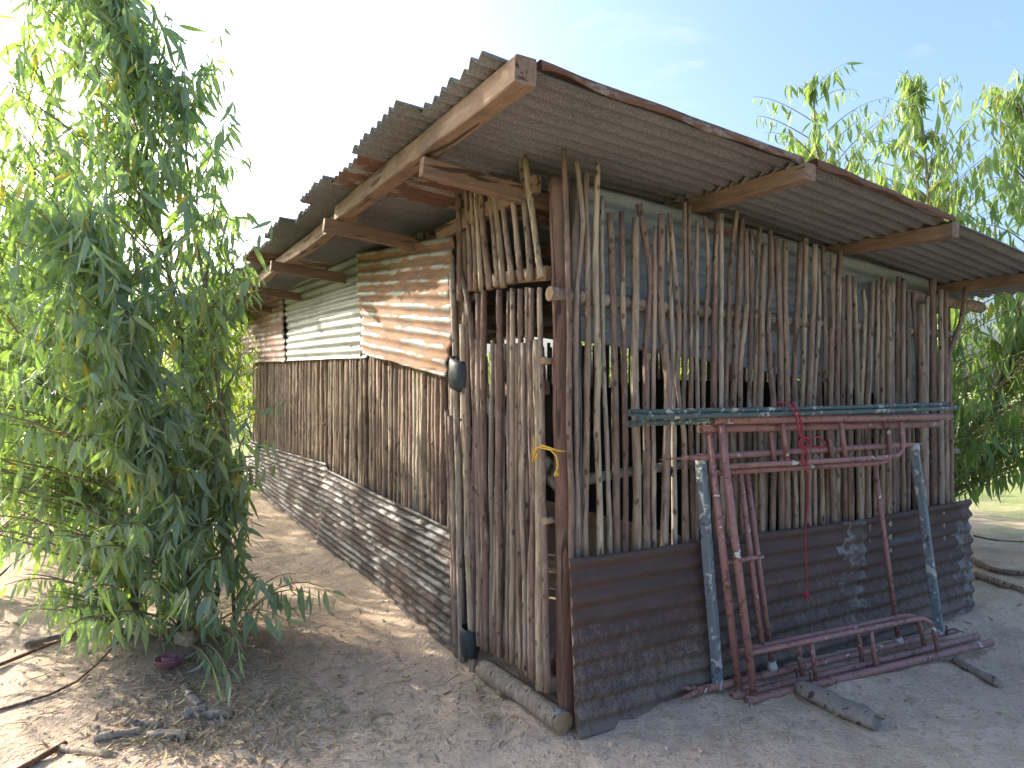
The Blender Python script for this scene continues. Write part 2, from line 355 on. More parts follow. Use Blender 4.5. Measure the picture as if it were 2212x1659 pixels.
def axis(lo, hi, step, far):
    a = list(np.arange(lo, hi, step)); s = step
    x = a[-1]; r = []
    while x < far: s *= 1.25; x += s; r.append(x)
    x = a[0]; s = step; l = []
    while x > -far: s *= 1.25; x -= s; l.append(x)
    return l[::-1] + a + r
ax = axis(-3.6, 5.6, 0.045, 900); ay = axis(-2.6, 5.0, 0.045, 900)
gv = [(x, y, gz(x, y)) for y in ay for x in ax]; nx_ = len(ax)
gf = [(j*nx_+i, j*nx_+i+1, (j+1)*nx_+i+1, (j+1)*nx_+i) for j in range(len(ay)-1) for i in range(nx_-1)]
me = bpy.data.meshes.new('ground'); me.from_pydata(gv, [], gf); me.polygons.foreach_set('use_smooth', [True]*len(gf))
tag(link('ground', me, GROUND), kind='structure')

# ------------------------------------------------------------------ corrugated sheets
def sheet(name, TL, TR, BL, BR, normal, mats, parent, pitch=0.078, amp=0.011, nu=26, dent=0.012, phase=0.0, ragged=(0.0, 0.0, 0.0, 0.0), per=7, matfn=None, holes=None):
    """a corrugated sheet: waves run from left to right, counted from top to bottom; ragged = left, right, top, bottom"""
    TL, TR, BL, BR = map(Vector, (TL, TR, BL, BR)); nrm = Vector(normal)
    hgt = ((TL-BL).length+(TR-BR).length)/2; nw = hgt/pitch; nv = max(6, int(nw*per))
    v = []; wave = []; f = []; mi = []; sd = R(0, 50)
    ux = (TR-TL).normalized(); uz = (TL-BL).normalized()
    for j in range(nv+1):
        t = j/nv
        for i in range(nu+1):
            s = i/nu
            p = (TL.lerp(TR, s)).lerp(BL.lerp(BR, s), t)
            wv = math.sin(2*math.pi*nw*t+phase)
            den = noise.noise(Vector((s*2.3+sd, t*3.1, sd)))*dent + noise.noise(Vector((s*7+sd, t*9, sd+4)))*dent*0.35
            p = p + nrm*(wv*amp*(1+0.25*noise.noise(Vector((s*3, t*8, sd)))) + den)
            e1 = noise.noise(Vector((t*nw*0.7, sd, 1.0))) + 0.5*noise.noise(Vector((t*nw*2.3, sd, 2.0)))
            e2 = noise.noise(Vector((s*5, sd, 3.0))) + 0.5*noise.noise(Vector((s*16, sd, 5.0)))
            if i == 0: p = p + ux*e1*ragged[0]
            if i == nu: p = p + ux*e1*ragged[1]
            if j == 0: p = p + uz*e2*ragged[2]
            if j == nv: p = p + uz*e2*ragged[3]
            v.append(p); wave.append(wv)
    for j in range(nv):
        for i in range(nu):
            if holes and holes((i+.5)/nu, (j+.5)/nv): continue
            a = j*(nu+1)+i; f.append((a, a+1, a+nu+2, a+nu+1)); mi.append(matfn((i+.5)/nu, (j+.5)/nv) if matfn else 0)
    org = BL.copy()
    me = bpy.data.meshes.new(name); me.from_pydata([tuple(p-org) for p in v], [], f)
    me.polygons.foreach_set('use_smooth', [True]*len(f)); me.polygons.foreach_set('material_index', mi)
    at = me.attributes.new('wave', 'FLOAT', 'POINT'); at.data.foreach_set('value', wave); me.update()
    o = link(name, me, mats, parent); o.location = org-parent_world(parent)
    md = o.modifiers.new('thickness', 'SOLIDIFY'); md.thickness = 0.0016; md.offset = 0
    return o

# ------------------------------------------------------------------ the shed
shed = empty('shed', (0, 0, 0))
tag(shed, 'long shed of upright wooden poles under a lean-to roof of rusty corrugated tin', 'shed')
def pole(name, pts, r0, r1, parent, mats=None, sides=8, kn=0.09):
    """an uneven round pole through the points; ends sawn"""
    pts = [Vector(p) for p in pts]
    P = []; n = max(6, int((pts[-1]-pts[0]).length/0.14)); sd = R(0, 90)
    seg = [0]
    for a, b in zip(pts, pts[1:]): seg.append(seg[-1]+(b-a).length)
    for i in range(n+1):
        q = seg[-1]*i/n; k = 0
        while k < len(seg)-2 and seg[k+1] < q: k += 1
        t = (q-seg[k])/max(1e-6, seg[k+1]-seg[k])
        p0 = pts[max(k-1, 0)]; p1 = pts[k]; p2 = pts[k+1]; p3 = pts[min(k+2, len(pts)-1)]
        c = 0.5*((2*p1)+(p2-p0)*t+(2*p0-5*p1+4*p2-p3)*t*t+(-p0+3*p1-3*p2+p3)*t**3)
        c = c + Vector((noise.noise(Vector((q*3, sd, 0))), noise.noise(Vector((q*3, sd, 9))), 0))*0.006
        P.append(c)
    rr = [(r0+(r1-r0)*i/n)*(1+kn*noise.noise(Vector((i*0.9, sd, 4)))*1.6) for i in range(n+1)]
    mb = MB().tube(P, rr, sides, True, 1, 0, 0.04)
    for _ in range(random.choice((1, 2, 3, 4)) if n > 8 else 0):     # knots and sawn-off side twigs
        i = random.randint(1, n-1); a = R(0, 6.28); d = Vector((math.cos(a), math.sin(a), R(.3, 1.1))).normalized(); q = P[i]
        if abs((P[-1]-P[0]).normalized().z) < 0.6: d = Vector((R(-1, 1), R(-1, 1), R(-1, 1))).normalized()
        L = rr[i]*R(1.15, 1.75); mb.tube([q+d*rr[i]*.5, q+d*L], [rr[i]*R(.3, .45), rr[i]*R(.18, .3)], 5, True, 1)
    return mb.build(name, mats or [BARK, ENDW], parent)

# roof geometry: height of the tin underside over the plan position
def zroof(X, Y=0.0):      # top of the purlins; the roof climbs a little towards the back
    xs = [-0.9, -0.6, 1.03, 2.33, 3.6, 4.2]; zs = [2.815, 2.795, 2.69, 2.565, 2.425, 2.36]
    return float(np.interp(X, xs, zs)) + 0.024*max(0.0, Y)
# rafters along X, carrying the purlins along Y
for k, Y in enumerate([0.30, 1.80, 3.70, 5.55, 7.4, 9.2]):
    xe = -0.64 if k == 0 else -0.72; p0 = Vector((xe, Y, zroof(xe, Y)-0.155)); p1 = Vector((3.75, Y, zroof(3.75, Y)-0.155))
    MB().box(p0, p1, 0.05, 0.09).build('rafter', TIMBER_X, shed, False)
for X, segs in ((-0.60, [(-0.58, 1.82), (1.70, 5.6), (5.5, 9.6)]), (0.99, [(-0.56, 4.0), (3.9, 9.6)]), (2.28, [(-0.56, 4.4), (4.3, 9.6)]), (3.60, [(-0.56, 4.4), (4.3, 9.6)])):
    for i, (a, b) in enumerate(segs):
        z = zroof(X)-(0.055 if X < 0 else 0.045)-0.012*i
        MB().box((X+0.04*(i % 2), a, z+0.024*max(0, a)), (X+0.04*(i % 2), b, z+0.024*b), 0.09 if X < 0 else 0.075, 0.10 if X < 0 else 0.08).build('purlin', TIMBER_Y, shed, False)
# roof sheets, three lengths down the slope, laid from the front to the back
def roof_sheet(X0, X1, Y0, Y1, dz, mat, skew=0.0, holes=None, droop=0.0):
    pitch = 0.09; nw = (Y1-Y0)/pitch; per = 7; nv = int(nw*per); nu = 16
    v = []; f = []; wave = []; sd = R(0, 99); org = Vector((X0, Y0, zroof(X0)))
    for j in range(nv+1):
        t = j/nv; Y = Y0+(Y1-Y0)*t
        for i in range(nu+1):
            X = X0+(X1-X0)*i/nu
            if i == 0: X += 0.02*noise.noise(Vector((t*5, sd, 0)))
            if i == nu: X += 0.03*noise.noise(Vector((t*6, sd, 3)))
            yy = Y + skew*(X-X0)
            wv = math.sin(2*math.pi*nw*t)
            z = zroof(X, yy)+0.018+dz+wv*0.019+0.010*noise.noise(Vector((X*1.2, yy*1.4, sd)))
            if droop and t < 0.10: z -= droop*(1-t/0.10)*(0.6+0.9*abs(noise.noise(Vector((X*2.2, sd, 1)))))
            v.append(Vector((X, yy, z))-org); wave.append(wv)
    for j in range(nv):
        for i in range(nu):
            a = j*(nu+1)+i
            if holes and holes(i, j): continue
            f.append((a, a+1, a+nu+2, a+nu+1))
    me = bpy.data.meshes.new('roof_sheet'); me.from_pydata([tuple(p) for p in v], [], f)
    me.polygons.foreach_set('use_smooth', [True]*len(f))
    at = me.attributes.new('wave', 'FLOAT', 'POINT'); at.data.foreach_set('value', wave); me.update()
    o = link('roof_sheet', me, mat, shed); o.location = org
    md = o.modifiers.new('thickness', 'SOLIDIFY'); md.thickness = 0.0018
    return o
ys = [-0.50]
for wdt in [0.62, 0.64, 0.60, 0.62, 0.62, 0.66]: ys.append(ys[-1]+wdt)
while ys[-1] < 9.5: ys.append(ys[-1]+0.68)
offs = [0.06, -0.04, 0.01, -0.05, 0.02, -0.06, 0.0, -0.05, 0.03, -0.02, 0.01, -0.04, 0.0, 0.02, -0.03, 0.01, 0.0]
for i in range(len(ys)-1):
    rz = 0.006*(i % 2)
    roof_sheet(-0.78+offs[i], 1.06+G(.02), ys[i], ys[i+1]+0.05, rz+0.004, TIN_ROOF_R if i in (2, 7) else TIN_ROOF, 0.0, None, 0.03 if i == 0 else 0)
    roof_sheet(0.92+G(.02), 2.42+G(.03), ys[i]-(0.03 if i == 0 else 0), ys[i+1]+0.05, rz-0.006, TIN_ROOF, 0.004, None, 0.02 if i == 0 else 0)
    roof_sheet(2.28+G(.02), 4.12+G(.04), ys[i]-(0.05 if i == 0 else 0), ys[i+1]+0.05, rz-0.014, TIN_ROOF, 0.0)
# rusty folded lip along the front edge of the roof
def lip(X0, X1, Y, mat, h=0.045):
    m = MB(); n = 24; b = 0
    for i in range(n+1):
        X = X0+(X1-X0)*i/n; z = zroof(X)+0.035+0.008*noise.noise(Vector((X*3, 2, 1))); hh = h*(1+0.8*noise.noise(Vector((X*4, 5, 2))))
        for dy, dz in ((0.10, 0.006), (0.0, 0.006), (-0.006, 0.002), (-0.010, -hh), (-0.004, -hh-0.001)): m.v.append(Vector((X, Y+dy+0.006*noise.noise(Vector((X*5, 1, 7))), z+dz)))
    for i in range(n):
        for k in range(4): m.f.append((i*5+k, i*5+k+1, i*5+k+6, i*5+k+5)); m.m.append(0)
    return m.build('roof_edge_strip', mat, shed)
lip(-0.50, 1.0, -0.515, TIN_ROOF_R, 0.034); lip(1.06, 2.3, -0.545, TIN_ROOF_R, 0.028)

# front wall poles, traced from the picture onto the wall plane
FRONT = [
 ([(140,120),(165,800),(165,1300)],26), ([(200,175),(226,430),(205,700),(195,1000),(200,1659)],24), ([(240,225),(250,700),(245,1100),(240,1659)],30),
 ([(293,185),(285,700),(295,1100),(290,1400),(302,1659)],30), ([(315,330),(312,700),(325,1200),(342,1659)],22), ([(350,405),(365,800),(370,1200),(376,1659)],34),
 ([(400,400),(408,800),(416,1200),(420,1659)],26), ([(465,425),(463,800),(460,1200),(470,1659)],38), ([(478,365),(520,600),(532,750),(512,1000),(516,1659)],34),
 ([(552,465),(550,900),(545,1200),(545,1659)],20), ([(580,410),(575,800),(602,1080),(612,1200),(600,1659)],36), ([(610,460),(618,700),(630,1000),(632,1300),(640,1659)],26),
 ([(617,405),(640,650),(662,900),(650,1200),(680,1400),(692,1659)],22), ([(685,355),(686,700),(680,1300)],20), ([(702,375),(712,700),(712,1250),(720,1659)],22),
 ([(740,440),(740,700),(745,1250)],18), ([(775,420),(792,650),(775,1000),(770,1300)],20), ([(833,410),(820,800),(815,1270)],30), ([(850,410),(850,800),(848,1270)],22),
 ([(918,395),(890,650),(880,1000),(870,1270)],24), ([(942,435),(925,800),(910,1100),(905,1400)],30), ([(962,490),(966,800),(940,1050),(935,1270)],22),
 ([(983,485),(986,700),(980,1000),(975,1270)],22), ([(1025,470),(1010,800),(1000,1270)],20), ([(1048,550),(1035,800),(1025,1270)],26),
 ([(1070,485),(1076,700),(1060,900),(1075,1150),(1086,1300)],26), ([(1097,520),(1105,700),(1115,1000),(1115,1270)],28), ([(1137,530),(1140,800),(1146,1270)],26),
 ([(1205,540),(1195,800),(1180,1100),(1178,1300)],26), ([(1230,520),(1225,900),(1215,1280)],24), ([(1272,548),(1265,800),(1245,1280)],26), ([(1285,620),(1290,900),(1265,1280)],20),
 ([(1307,555),(1315,800),(1325,1280)],22), ([(1350,595),(1350,900),(1340,1280)],26), ([(1382,580),(1375,900),(1370,1280)],26), ([(1397,695),(1395,1280)],24),
 ([(1425,685),(1428,1280)],26), ([(1447,690),(1455,900),(1462,1280)],24), ([(1488,750),(1496,850),(1480,1280)],20), ([(1530,715),(1525,850),(1510,1280)],26),
 ([(1555,705),(1548,1280)],22), ([(1580,695),(1575,1280)],26), ([(1603,705),(1605,1280)],26), ([(1622,715),(1620,1280)],20), ([(1650,690),(1640,1280)],26), ([(1670,700),(1666,1280)],20),
 ([(1690,760),(1690,1280)],24), ([(1712,760),(1735,1100),(1735,1280)],20), ([(1748,815),(1756,1280)],34), ([(1777,780),(1772,1280)],20), ([(1800,705),(1806,1280)],34),
 ([(1838,750),(1838,1280)],24), ([(1857,755),(1862,1280)],24), ([(1955,725),(1925,900),(1872,1060),(1880,1280)],22)]
def z2(p): return ((1300+p[0]*0.5425)*0.8848, (300+p[1]*0.5425)*0.8848)
lowx = []
for k, (pp, wd) in enumerate(FRONT):
    Yp = -0.015 + (k % 3)*0.014 + G(0.004)
    P = [onY(*z2(p), Yp) for p in pp]
    dist = (P[0]-CAM).dot(FW); r = 0.5*wd*0.5425*0.8848*dist/F_
    last = P[-1]; xb = last.x + (0.06 if k == 0 else G(0.018))
    P += [Vector((last.x*0.6+xb*0.4+G(.008), Yp, last.z*0.5)), Vector((xb, Yp+0.01, -0.05))]
    P.reverse()
    pole('wall_pole', P, r*1.12, r*0.92, shed, [BARK_PALE, ENDW] if k in (3, 29, 38) else None)
for zx, zt, wd in ((1560, 1290, 22), (1845, 1290, 22), (955, 1290, 22), (795, 1290, 20), (1048, 1300, 24), (1160, 1290, 22), (1295, 1290, 24), (1410, 1290, 20)):   # short ones that fill the lower half
    p = onY(*z2((zx, zt)), 0.03); q = Vector((p.x+G(.02), 0.03, -0.05)); r = 0.5*wd*0.48*(p-CAM).dot(FW)/F_
    pole('wall_pole', [q, p.lerp(q, .5)+Vector((G(.01), 0, 0)), p], r*1.1, r, shed)
Xf = 1.15
while Xf < 3.42:                                                     # a second, looser row just behind
    r = R(.013, .019); zt = R(1.75, 2.25) if Xf > 1.9 else R(1.5, 1.9); q = Vector((Xf, 0.085, -0.05))
    pole('wall_pole', [q, q+Vector((G(.012), 0, zt*.5)), q+Vector((G(.03), 0, zt))], r*1.1, r, shed, sides=6); Xf += R(.075, .13)
# rails behind the front poles
pole('rail', [onY(1186, 634, 0.05), onY(1700, 692, 0.05), Vector((3.5, 0.05, 2.02))], 0.038, 0.028, shed, [BARK_DRY, ENDW])
pole('rail', [onY(1212, 1046, 0.055), onY(1530, 1000, 0.055), Vector((3.5, 0.05, 1.16))], 0.026, 0.022, shed, [BARK_DRY, ENDW])
pole('rail', [Vector((0.05, 0.06, 0.5)), Vector((1.8, 0.06, 0.51)), Vector((3.5, 0.06, 0.5))], 0.028, 0.024, shed)
pole('wall_beam', [Vector((2.6, 0.10, 2.30)), Vector((3.2, 0.10, 2.28)), Vector((3.95, 0.10, 2.26))], 0.05, 0.045, shed)
# tin behind the upper half of the front wall
sheet('wall_sheet', onY(1215, 385, 0.13), onY(1640, 497, 0.13), onY(1240, 735, 0.13), onY(1600, 792, 0.13), (0, -1, 0), TIN_BLUE, shed, 0.085, 0.006, 30, 0.015, ragged=(0.01, 0.01, 0.004, 0.006))
sheet('wall_sheet', onY(1600, 490, 0.15), onY(2020, 606, 0.15), onY(1580, 789, 0.15), onY(1990, 870, 0.15), (0, -1, 0), TIN_BLUE, shed, 0.085, 0.006, 30, 0.015, ragged=(0.01, 0.012, 0.004, 0.006))
# low sheets along the front
def endcol(s, t): return 1 if s > 0.93 else 0
A = onY(1229, 1207, -0.055); B = onY(1868, 1121, -0.055); Cc = onZ(1243, 1590, 0.0); Dd = Vector((B.x+0.02, -0.06, 0.0))
Cc.y = -0.065
sheet('low_wall_sheet', A, B, Cc, Dd, (0, -1, 0), [TIN_DARK, TIN_END], shed, 0.088, 0.011, 40, 0.016, ragged=(0.012, 0.02, 0.004, 0.01), matfn=lambda s, t: 1 if s > 0.905+0.02*math.sin(t*23) else 0)
E = onY(2098, 1078, -0.06); E2 = Vector((E.x+0.0, -0.075, 0.0))
sheet('low_wall_sheet', onY(1850, 1124, -0.035), E, Vector((B.x-0.05, -0.06, 0.0)), E2, (0, -1, 0), [TIN_DARK, TIN_END], shed, 0.088, 0.012, 22, 0.02, ragged=(0.02, 0.03, 0.004, 0.01), matfn=lambda s, t: 1 if s > 0.87+0.03*math.sin(t*17) else 0)

# corner post: split red heartwood with a slab of grey bark
def post(name, path, wid, mats, seed, flat=0.6):
    m = MB(); n = 44; sd = 14; P = []
    for i in range(n+1):
        t = i/n; p = Vector(path[0]).lerp(Vector(path[1]), t)
        p += Vector((noise.noise(Vector((t*3, seed, 0))), noise.noise(Vector((t*3, seed, 5))), 0))*0.018
        for k in range(sd):
            a = 2*math.pi*k/sd; rr = wid*(1+0.30*noise.noise(Vector((k*1.7, t*4, seed)))+0.16*noise.noise(Vector((k*3.1, t*17, seed))))
            m.v.append(p+Vector((math.cos(a)*rr, math.sin(a)*rr*flat, 0)))
    for i in range(n):
        for k in range(sd): m.f.append((i*sd+k, i*sd+(k+1) % sd, (i+1)*sd+(k+1) % sd, (i+1)*sd+k)); m.m.append(0)
    m.f.append(tuple(reversed(range(sd)))); m.f.append(tuple(n*sd+k for k in range(sd))); m.m += [0, 0]
    return m.build(name, mats, shed)
pt = onY(1195, 640, 0.03); pb = onZ(1210, 1462, 0.02)
post('corner_post', ((0.01, 0.05, -0.1), (-0.03, 0.06, 2.62)), 0.045, TIMBER_Z, 3.0, 1.0)
post('corner_bark_slab', ((0.065, 0.03, 0.15), (0.035, 0.03, 2.62)), 0.027, GREYWOOD, 9.0, 0.8)
# blocks and pegs on the post
for (px, py, L, rr) in ((1180, 400, 0.0, 0), ):
    c = onX(1160, 402, -0.06); MB().box(c+Vector((-0.02, -0.03, 0)), c+Vector((0.0, 1.2, 0)), 0.05, 0.085).build('lintel', TIMBER_Y, shed, False)
for px, py in ((1190, 780), (1192, 1123)):
    c = onX(px, py, -0.05); pole('peg', [c+Vector((0.12, 0.02, 0)), c, c+Vector((-0.05, -0.012, 0))], 0.018, 0.017, shed, [BARK_PALE, ENDW])

# short poles over the door, nailed to two boards
UPP = [((1395,895),(1410,1560),40), ((1435,840),(1470,1500),36), ((1475,850),(1500,1500),30), ((1500,840),(1540,1500),36), ((1530,780),(1590,1490),42), ((1572,790),(1635,1480),34),
       ((1592,790),(1670,1480),38), ((1655,820),(1725,1455),40), ((1715,835),(1780,1440),40), ((1772,620),(1835,1440),44), ((1795,690),(1900,1425),42)]
def z1(p): return ((550+p[0]*0.4069)*0.8848, (100+p[1]*0.4069)*0.8848)
for k, (a, b, wd) in enumerate(UPP):
    X = -0.10+(k % 2)*0.012; pa = onX(*z1(a), X); pb_ = onX(*z1(b), X); r = 0.5*wd*0.36*(pa-CAM).dot(FW)/F_
    pole('over_door_pole', [pb_, pb_.lerp(pa, .5)+Vector((0, G(.012), 0)), pa], r, r*0.9, shed, [BARK_PALE, ENDW] if k in (3, 10) else None)
la = onX(1012, 612, -0.055); lb = onX(1185, 590, -0.055)
MB().box(la, lb, 0.03, 0.07).build('lintel', TIMBER_Y, shed, False)

# door of thin poles
door = MB().box((-0.035, 0.16, 1.62), (-0.035, 1.02, 1.60), 0.03, 0.07).build('door', TIMBER_Y, shed, False)
tag(door, 'narrow door of thin grey and mauve poles')
MB().box((-0.035, 0.16, 0.95), (-0.035, 1.02, 0.95), 0.03, 0.07).build('door_rail', TIMBER_Y, door, False)
MB().box((-0.035, 0.16, 0.34), (-0.035, 1.02, 0.34), 0.03, 0.07).build('door_rail', TIMBER_Y, door, False)
# top and bottom pixel (full photograph), width
DOOR = [((1167,829),(1170,1575),15), ((1167,717),(1181,1585),15), ((1182,710),(1190,1590),17), ((1202,831),(1200,1592),14), ((1213,840),(1210,1600),13), ((1219,708),(1220,1602),18),
        ((1229,839),(1229,1606),16), ((1244,712),(1240,1612),14), ((1252,704),(1251,1618),15), ((1262,838),(1262,1622),13), ((1271,706),(1272,1630),15), ((1276,837),(1282,1636),13),
        ((1288,702),(1290,1650),15), ((1298,704),(1298,1655),15), ((1294,832),(1303,1660),13), ((1313,829),(1320,1683),24), ((1318,702),(1338,1690),15)]
for k, (a, b, wd) in enumerate(DOOR):
    X = -0.085-(k % 3)*0.010; pa = onX(a[0]*.8848, a[1]*.8848, X); pb_ = onX(b[0]*.8848, b[1]*.8848, X); r = 0.5*wd*0.8848*(pa-CAM).dot(FW)/F_*1.02
    mid = [pb_.lerp(pa, t)+Vector((0, G(.011), 0)) for t in (.25, .5, .75)]
    pole('door_pole', [pb_]+mid+[pa], r*1.08, r*0.9, door, [BARK_PALE, ENDW] if k in (15, 9) else None)
# jamb poles left of the door
for k, (a, m_, b, wd) in enumerate((((1120,650),(1158,880),(1152,1600),17), ((1130,792),(1140,1200),(1156,1648),19), ((1104,640),(1118,1100),(1128,1625),17),
                     ((1098,1015),(1112,1350),(1118,1620),15), ((1140,740),(1146,1100),(1160,1610),13), ((1090,1000),(1104,1300),(1112,1620),14))):
    X = -0.09-0.012*(k % 2); q = [onX(p[0]*.8848, p[1]*.8848, X) for p in (b, m_, a)]; r = 0.5*wd*0.8848*(q[1]-CAM).dot(FW)/F_
    pole('door_jamb', q, r*1.1, r*0.95, shed, [BARK_PALE, ENDW] if k == 1 else None)
# rubber bands that serve as hinges
def band(px, py, w_, h_, X, tilt):
    c = onX(px, py, X); s = (c-CAM).dot(FW)/F_; hw = w_*s/2; hh = h_*s/2; m = MB(); n = 22; rows = 7
    for j in range(rows):
        t = j/(rows-1)*2-1
        for i in range(n):
            a = 2*math.pi*i/n; sq = 1+0.06*noise.noise(Vector((i*.6, j*.9, px)))
            fl = 1.05-0.20*t*t
            m.v.append(c+Vector((math.cos(a)*0.054*sq*fl, math.sin(a)*hw*1.5*sq*fl, t*hh+math.sin(a)*tilt+0.004*noise.noise(Vector((i*.8, j, 3))))))
    for j in range(rows-1):
        for i in range(n): m.f.append((j*n+i, j*n+(i+1) % n, (j+1)*n+(i+1) % n, (j+1)*n+i)); m.m.append(0)
    o = m.build('rubber_hinge', RUBBER, door); md = o.modifiers.new('thickness', 'SOLIDIFY'); md.thickness = 0.006; return o
band(992, 808, 44, 66, -0.105, 0.02); band(1014, 1383, 34, 58, -0.11, 0.012)

# side wall: a long row of poles from the door to the far corner
Y = 1.16; k = 0
while Y < 9.35:
    r = R(0.019, 0.033); h = R(2.58, 2.735)+0.024*Y
    X = R(-0.012, 0.022)
    if 3.25 < Y < 3.38: Y += 0.075
    pole('wall_pole', [Vector((X, Y+G(.012), -0.05)), Vector((X, Y+G(.014), 0.8)), Vector((X, Y+G(.014), 1.6)), Vector((X, Y+G(.014), h))], r*1.12, r*0.95, shed, sides=7)
    Y += r*2*R(0.98, 1.16)+0.004; k += 1
for z in (0.55, 1.35, 2.2):
    pole('rail', [Vector((0.07, 1.1, z)), Vector((0.07, 5, z)), Vector((0.07, 9.4, z))], 0.03, 0.026, shed)
# tin sheets on the side wall
sx = -0.075
def full(x, y, X=sx): return onX(x*.8848, y*.8848, X)
sheet('wall_sheet', full(872, 618), full(1107, 574), full(889, 864), full(1097, 921), (-1, 0, 0), TIN_ORANGE, shed, 0.088, 0.0095, 34, 0.035, ragged=(0.01, 0.03, 0.006, 0.015))
sheet('wall_sheet', full(678, 706, sx+.03), full(880, 620, sx+.03), full(688, 882, sx+.03), full(893, 874, sx+.03), (-1, 0, 0), TIN_GREY, shed, 0.09, 0.0095, 34, 0.03, ragged=(0.01, 0.01, 0.006, 0.01))
sheet('wall_sheet', full(584, 745, sx+.01), full(690, 700, sx+.01), full(574, 885, sx+.01), full(700, 884, sx+.01), (-1, 0, 0), TIN_MIX, shed, 0.09, 0.0095, 30, 0.025, ragged=(0.01, 0.03, 0.006, 0.02))
l1 = onZ(1107*.8848, 1606*.8848, 0.0); l1.x = -0.10; l2 = Vector((-0.10, full(778, 1330).y, 0.0)); l3 = Vector((-0.085, full(618, 1211).y, 0.0))
sheet('low_wall_sheet', full(793, 1143), full(1103, 1291), l2, l1, (-1, 0, 0), [TIN_SIDE, TIN_END], shed, 0.060, 0.0115, 46, 0.018, ragged=(0.015, 0.012, 0.004, 0.006), matfn=lambda s, t: 1 if s > 0.955+0.015*math.sin(t*19) else 0)
tl = full(626, 1082, sx+.03)
sheet('low_wall_sheet', tl, full(799, 1132, sx+.03), l3+Vector((.03, 0, 0)), l2+Vector((.03, -0.12, 0)), (-1, 0, 0), TIN_SIDE, shed, 0.060, 0.0115, 40, 0.018, ragged=(0.02, 0.02, 0.004, 0.006))
tf = full(580, 1062, sx+.01)
sheet('low_wall_sheet', Vector((tf.x, 9.4, tf.z)), full(632, 1080, sx+.01), Vector((-0.09, 9.4, 0)), l3+Vector((.01, -0.15, 0)), (-1, 0, 0), TIN_SIDE, shed, 0.060, 0.0115, 30, 0.02)
# far and right-hand walls, seen only through the gaps
m = MB()
Y = 0.12
while Y < 9.4:
    r = R(.018, .03); m.tube([(3.52, Y, -.05), (3.52+G(.02), Y+G(.02), 1.2), (3.52, Y+G(.02), R(2.1, 2.35))], [r, r, r*.9], 6); Y += R(.065, .11)
X = 0.1
while X < 3.5:
    r = R(.018, .03); m.tube([(X, 9.35, -.05), (X+G(.02), 9.35, 1.2), (X+G(.02), 9.35, R(2.0, 2.3))], [r, r, r*.9], 6); X += R(.07, .12)
tag(m.build('rear_wall_poles', [BARK, ENDW], shed), kind='stuff')

NET = mat_plain('black_shade_net', (0.012, 0.014, 0.014), 0.9, 0.4, 60)
def net(p0, p1, z0, z1):
    m = MB(); n = 40; p0 = Vector(p0); p1 = Vector(p1); nr = (p1-p0).normalized().cross(Vector((0, 0, 1)))
    for j in range(6):
        for i in range(n+1):
            t = i/n; zz = z0+(z1+0.10*noise.noise(Vector((t*9, 4, p0.x)))-z0)*j/5; m.v.append(p0.lerp(p1, t)+nr*0.03*noise.noise(Vector((t*14, j*.6, 2)))+Vector((0, 0, zz)))
    for j in range(5):
        for i in range(n): a = j*(n+1)+i; m.f.append((a, a+1, a+n+2, a+n+1)); m.m.append(0)
    m.build('shade_net', NET, shed)
net((3.44, 0.2, 0), (3.44, 9.2, 0), 0.02, 1.72); net((0.15, 9.25, 0), (3.4, 9.25, 0), 0.02, 2.15)

# threshold log and other logs by the door
def log(pts, r0, r1, label, name='log', mats=None, cat='log', group=None, sides=10):
    o = pole(name, pts, r0, r1, None, mats or [BARK_DRY, ENDW], sides, 0.12)
    return tag(o, label, cat, group)
a = onZ(1045, 1445, 0.06); b = onZ(1218, 1562, 0.055)
log([a, a.lerp(b, .5)+Vector((0, 0, .01)), b], 0.055, 0.052, 'long pale log lying as a sill along the foot of the pole door', 'threshold_log')
a = onZ(1180, 1458, 0.07); b = onZ(1232, 1500, 0.06)
log([a+Vector((.25, .2, 0)), a, b], 0.045, 0.042, 'short stout log wedged between the door sill and the corner post', 'log')
a = onZ(1215, 1470, 0.17); b = onZ(1243, 1478, 0.16)
log([a, b], 0.042, 0.046, 'stubby pale log end lying at the foot of the red corner post', 'log')
a = onZ(1062, 1462, 0.02); b = onZ(1090, 1502, 0.02)
log([a, b], 0.028, 0.026, 'short grey stick on the dirt just outside the pole door', 'stick', cat='stick')

